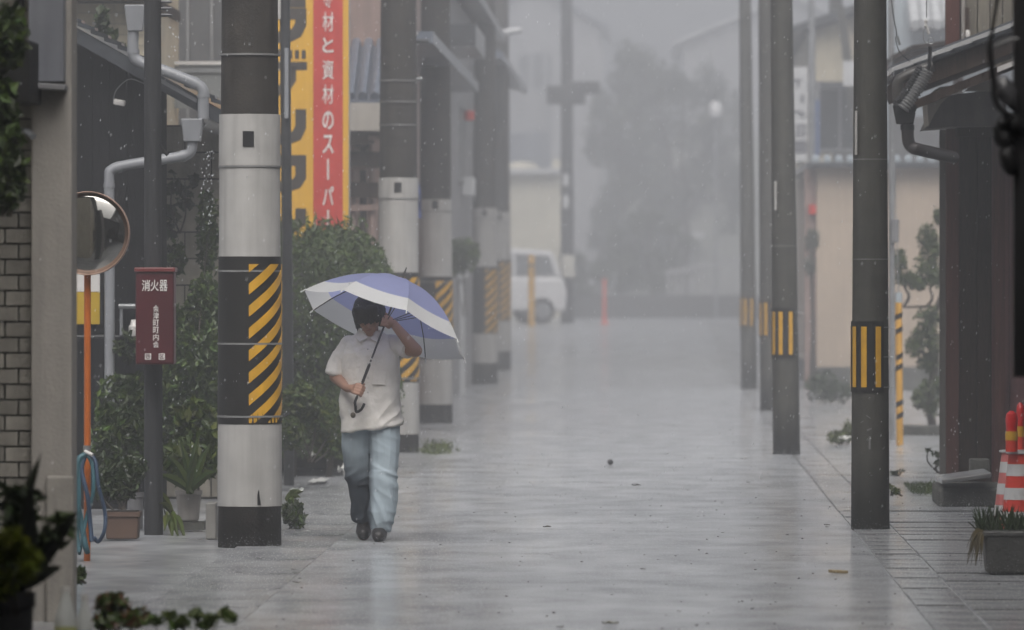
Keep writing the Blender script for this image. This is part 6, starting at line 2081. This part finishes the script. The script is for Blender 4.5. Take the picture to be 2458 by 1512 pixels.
# hair: bob with fringe
Hh = MB()
Rr = Euler((radians(24), radians(-5), radians(-7)))
Hh.ell(hd((0, .022, .030)), (.098, .112, .098), 24, 16, rot=Rr)
for s_ in (-1, 1):
    capsule(Hh, hd((s_ * .078, .02, .02)), hd((s_ * .084, .020, -.085)), .030, .016)
    capsule(Hh, hd((s_ * .068, -.050, .03)), hd((s_ * .080, -.028, -.048)), .026, .012)
    capsule(Hh, hd((s_ * .05, .08, .0)), hd((s_ * .06, .07, -.09)), .04, .03)
capsule(Hh, hd((0, .09, .0)), hd((0, .085, -.09)), .045, .03)
for q in range(12):
    x_ = -.066 + q * .012
    capsule(Hh, hd((x_ * .9, -.066, .068)), hd((x_ + .004, -.103 + abs(x_) * .38, .000 - .009 * ((q * 5) % 3))), .023, .009)


for q in range(30):
    a_ = radians(-20 + 220 * q / 29)
    ra = rng.uniform(.92, 1.06)
    ln_ = rng.uniform(-.105, -.066)
    cx_, cy_ = cos(a_) * .086 * ra, .018 + sin(a_) * .092 * ra
    capsule(Hh, hd((cx_ * .95, cy_ * .95, .03)), hd((cx_ * 1.02, cy_ * 1.02, ln_)), .020, .0035, 8)


def wr_hair(p):
    return .0035 * noise.noise(Vector((p.x * 110, p.y * 90, p.z * 10))) + .003 * noise.noise(Vector((p.x * 45, p.y * 45, p.z * 8 + 4)))


me = remeshed(Hh, .004, 2, .5, wr_hair)
me.materials.append(M['hair'])
link_mesh('hair', me, per)
for s_ in (-1, 1):
    b = MB(); b.ell(hd((s_ * .031, -.080, -.016)), (.012, .004, .0018), 10, 6, rot=Rr); b.build('eye', M['hair'], per, local=True, smooth=True)
b = MB(); b.ell(hd((0, -.089, -.066)), (.020, .007, .005), 12, 6, rot=Rr); b.build('mouth', mat('lips', (.30, .12, .10), .5, .1, 8), per, local=True, smooth=True)

# ================================================================== umbrella
OP = Vector((PX0, PY0, 0))
um = thing('umbrella', 'lilac umbrella with a white border held by the walking person', 'umbrella', OP + shaft_at(-.5))
RU, DU = .556, .31
TH0 = radians(-33)


def dome(r, th, lift=0.0):
    q = r / RU
    h = DU * (1 - q ** 2.0)
    return OP + CEN + AX * (h + lift) + (E1 * cos(th) + E2 * sin(th)) * r


for k in range(8):
    ta, tb_ = TH0 + k * pi / 4, TH0 + (k + 1) * pi / 4
    for part in (0, 1):
        q0, q1, nr = (0.02, .82, 12) if part == 0 else (.82, 1.0, 5)
        nt2 = 12
        vs, fs = [], []
        for i in range(nr + 1):
            q = q0 + (q1 - q0) * i / nr
            for j in range(nt2 + 1):
                t = j / nt2
                th = ta + (tb_ - ta) * t
                sag = 4 * t * (1 - t)
                r = RU * q * (cos(pi / 8) / cos((t - .5) * pi / 4)) * (1 / cos(pi / 8)) ** (0) if False else RU * q
                chord = cos(pi / 8) / cos((t - .5) * pi / 4)
                rr = RU * q * (1 - (1 - chord) * .85) * (1 - .035 * sag * q ** 3)
                qq = q
                p = OP + CEN + AX * (DU * (1 - q ** 2.0) - .012 * sag * q) + (E1 * cos(th) + E2 * sin(th)) * rr
                vs.append(p)
        for i in range(nr):
            for j in range(nt2):
                a = i * (nt2 + 1) + j
                fs.append((a, a + 1, a + nt2 + 2, a + nt2 + 1))
        b = MB(); b.add(vs, fs)
        if part == 0:
            pan = b.build('canopy_panel', M['lilac'], um, smooth=True)
        else:
            b.build('border', M['white_nylon'], pan, smooth=True)
    b = MB()
    b.tube([dome(RU * q, ta, -.006) for q in (0.02, .2, .4, .6, .8, .94, 1.0)], .0032, 6)
    rib = b.build('rib', M['steel_dark'], um)
    b = MB(); b.tube([OP + CEN + AX * .02 + (E1 * cos(ta) + E2 * sin(ta)) * .012, dome(RU * .55, ta, -.010)], .003, 6); b.build('stretcher', M['steel_dark'], rib)
    b = MB(); b.tube([dome(RU * .985, ta, -.003), dome(RU * 1.03, ta, -.004)], .0045, 6); b.build('rib_tip', M['white_nylon'], rib)
MB().tube([OP + shaft_at(-.52), OP + shaft_at(DU + .015)], .0062, 12).build('shaft', M['steel_dark'], um, smooth=True)
MB().tube([OP + shaft_at(-.40), OP + shaft_at(-.28)], .0095, 12).build('sleeve', M['black'], um, smooth=True)
for s_ in (-.265, -.24):
    b = MB(); b.ell(OP + shaft_at(s_), (.009, .009, .008), 8, 6); b.build('button', M['letter_white'], um)
MB().tube([OP + shaft_at(DU), OP + shaft_at(DU + .03), OP + shaft_at(DU + .085)], [.012, .008, .004], 10).build('ferrule', M['steel_dark'], um, smooth=True)
b = MB(); b.lathe([(.028, -.01), (.022, .004), (.006, .012)], OP + shaft_at(DU), 14); b.build('top_cap', M['black'], um)
MB().tube([OP + shaft_at(0.0), OP + shaft_at(.035)], .013, 10).build('runner', M['black'], um)
hk = spline([shaft_at(-.50), shaft_at(-.535), shaft_at(-.56) + Vector((.012, 0, -.004)), L(860, 986, -.26), L(872, 980, -.26), L(879, 966, -.26)], 5)
MB().tube([OP + p for p in hk], .0085, 10).build('handle', M['black'], um, smooth=True)
b = MB(); b.ell(OP + L(852, 994, -.265), (.016, .012, .018), 10, 8); b.build('tassel', mat('dark_tassel', (.06, .05, .035), .6, .3, 9), um, smooth=True)

# ================================================================== litter on the road, rain
def ground_pt(u, v):
    y = F * EYE / (v - VY)
    return Vector((X(u, y), y, 0.0))


lf_m = mat('wet_dead_leaf', (.05, .04, .028), .4, .4, 20)


def fallen(u, v, wpx, label, m=lf_m, h=.3, group=None, name='fallen_leaf', cat='leaf'):
    p = ground_pt(u, v)
    s = wpx * p.y / F
    b = MB()
    n = 5
    vs, fs = [], []
    rot = rng.uniform(-.4, .4)
    for i in range(n + 1):
        t = i / n - .5
        hw = s * .32 * max(.04, (1 - (2 * t) ** 2)) 
        zc = s * h * (.25 + .8 * abs(noise.noise(Vector((t * 3, u, v)))))
        for k in (-1, 0, 1):
            vs.append((p.x + t * s, p.y + k * hw * 2.2 + t * s * rot, .004 + zc * (1 if k else .45)))
    for i in range(n):
        a = 3 * i
        fs += [(a, a + 1, a + 4, a + 3), (a + 1, a + 2, a + 5, a + 4)]
    b.add(vs, fs)
    o = b.build(name, m, loc=p)
    so = o.modifiers.new('s', 'SOLIDIFY'); so.thickness = .0015
    return tag(o, label, cat, group)


fallen(1527, 1168, 21, 'dark curled leaf with a stalk near the middle of the road', h=.4)
fallen(1313, 1268, 19, 'brown curled leaf left of the road centre', mat('brown_leaf', (.13, .11, .085), .5, .3, 20), h=.45)
fallen(1465, 1501, 40, 'yellowish green leaf at the bottom edge of the road', mat('olive_leaf', (.11, .10, .045), .5, .3, 20), h=.35)
fallen(1345, 1508, 18, 'small leaf left of the yellowish leaf at the bottom edge')
fallen(1543, 1368, 14, 'tiny dark leaf in the middle of the lower road')
fallen(1215, 1233, 9, 'tiny dark scrap on the road right of the person')
fallen(1797, 1159, 10, 'dark speck of leaf near the right gutter')
fallen(988, 1138, 13, 'brown scrap lying right of the person by the second striped pole', mat('brown_leaf', (1, 1, 1)), h=.5)
fallen(735, 1278, 22, 'pale torn leaf at the left gutter beside the striped pole', M['paper_white'], h=.3)
fallen(705, 1369, 12, 'dark leaf lying in the left gutter')
fallen(712, 1400, 20, 'long dark leaf in the lower left of the road', h=.2)
g_ = 'small dark leaf bits scattered over the road'
for (u, v, wpx) in ((1652, 1178, 7), (1442, 1220, 6), (1383, 1233, 6), (1735, 1280, 8), (1890, 1286, 8), (1985, 1267, 8), (1580, 1345, 7), (1600, 1405, 7), (1470, 1430, 9), (1630, 1470, 10), (1700, 1500, 9), (1105, 1425, 8), (1250, 1350, 8), (1790, 1330, 7), (1690, 1240, 6), (1820, 1245, 6), (1560, 1215, 5), (1335, 1190, 6), (1180, 1300, 7), (1420, 1300, 6)):
    fallen(u, v, wpx, 'tiny dark leaf bit lying on the wet road', group=g_)
b = MB(); p = ground_pt(2012, 1375); b.box(p + Vector((0, 0, .008)), (.082, .09, .016), rot=(0, radians(3), radians(25))); o = b.build('wood_chip', M['twig']); bevel(o, .003); tag(o, 'pale wood chip lying near the right gutter', 'wood chip')
b = MB(); c = P(1465, 1109, 57.0); b.ell(c, (.026, .018, .026), 16, 12); o = b.build('ball', M['black'], smooth=True); tag(o, 'small dark round ball in the air above the wet road', 'ball')
fallen(2298, 1437, 16, 'dark wet leaf on the drain covers left of the stone planter')
fallen(2392, 1444, 18, 'dark wet leaf on the drain covers right beneath the stone planter')
fallen(1985, 1262, 14, 'dark wet leaf on the road left of the nearest right pole foot')

db = MB()
for i in range(380):
    y = 29 + 45 * rng.uniform() ** 1.5
    x = rng.uniform(-1.95, 2.3)
    s = rng.uniform(.0015, .0045)
    db.box((x, y, s * .4), (s * 2, s * 3, s * 1.2), rot=(0, 0, rng.uniform(0, 3)))
o = db.build('road_grit', lf_m, loc=(0, 40, 0), kind='stuff')

rb = MB()
nr = 3600
for i in range(nr):
    y = rng.uniform(30, 75)
    u, v = rng.uniform(0, 2458), rng.uniform(0, 1250)
    p = P(u, v, y)
    r = rng.uniform(.0014, .0042)
    rb.add([p + Vector((r, 0, 0)), p + Vector((-r * .5, r * .87, 0)), p + Vector((-r * .5, -r * .87, 0)), p + Vector((r * .5, 0, r * 2.6)), p - Vector((r * .4, 0, r * 2.0))],
           [(0, 1, 3), (1, 2, 3), (2, 0, 3), (1, 0, 4), (2, 1, 4), (0, 2, 4)])
for (u0, v0, v1, n_, y) in ((500, 340, 560, 60, 45), (412, 60, 145, 14, 45), (2296, 1000, 1180, 16, 48)):
    for i in range(n_):
        p = P(u0 + rng.normal(0, 7), rng.uniform(v0, v1), y + rng.uniform(-.3, .3))
        r = rng.uniform(.003, .0065)
        rb.add([p + Vector((r, 0, 0)), p + Vector((-r * .5, r * .87, 0)), p + Vector((-r * .5, -r * .87, 0)), p + Vector((0, 0, r * 1.5)), p - Vector((0, 0, r * 1.2))],
               [(0, 1, 3), (1, 2, 3), (2, 0, 3), (1, 0, 4), (2, 1, 4), (0, 2, 4)])
for i in range(70):         # drips off the umbrella rim
    th = rng.uniform(0, 2 * pi)
    p = dome(RU * .99, th) - Vector((0, 0, abs(rng.normal(0, .25))))
    r = rng.uniform(.002, .004)
    rb.add([p + Vector((r, 0, 0)), p + Vector((-r * .5, r * .87, 0)), p + Vector((-r * .5, -r * .87, 0)), p + Vector((0, 0, r * 2.2)), p - Vector((0, 0, r * 1.2))],
           [(0, 1, 3), (1, 2, 3), (2, 0, 3), (1, 0, 4), (2, 1, 4), (0, 2, 4)])
# splash thrown up from the road: tiny drops in the lowest hand's breadth of air
ns_ = 90000
yy = 1.0 / rng.uniform(1 / 115.0, 1 / 29.0, ns_)
xx = rng.uniform(-2.6, 2.5, ns_)
zz = np.abs(rng.normal(0, .035, ns_)) * (1 + (yy - 30) / 60)
g_ = np.array([gz(q) for q in yy])
rr_ = rng.uniform(.0008, .0021, ns_) * (1 + (yy - 30) / 80)
c_ = np.stack([xx, yy, zz + g_ + .002], axis=1)
tet = np.array([[1, 0, -.4], [-.5, .87, -.4], [-.5, -.87, -.4], [0, 0, 1.2]])
vv = (c_[:, None, :] + tet[None] * rr_[:, None, None]).reshape(-1, 3)
ii = (np.arange(ns_) * 4)[:, None, None]
ff = (np.array([[0, 1, 3], [1, 2, 3], [2, 0, 3], [1, 0, 2]])[None] + ii).reshape(-1, 3)
spm = bpy.data.meshes.new('rain_splash')
spm.from_pydata(vv.tolist(), [], ff.tolist())
spm.materials.append(M['drop'])
o = bpy.data.objects.new('rain_splash', spm)
COL.objects.link(o)
o['kind'] = 'stuff'
rb.build('raindrops', M['drop'], loc=(0, 45, 0), kind='stuff')

# ================================================================== rain mist (closed box round everything)
hzb = MB(); hzb.box2((-115, -65, -1.0), (115, 401, 21.0))
hm = bpy.data.materials.new('rain_mist')
hm.use_nodes = True
t = hm.node_tree
t.nodes.remove(t.nodes['Principled BSDF'])
pv = t.nodes.new('ShaderNodeVolumePrincipled')
pv.inputs['Color'].default_value = (0.645, 0.665, 0.705, 1)
pv.inputs['Density'].default_value = HAZE_DENSITY
pv.inputs['Anisotropy'].default_value = 0.0
t.links.new(pv.outputs[0], t.nodes['Material Output'].inputs['Volume'])
o = hzb.build('haze', hm, loc=(0, 0, 0))
o['kind'] = 'stuff'
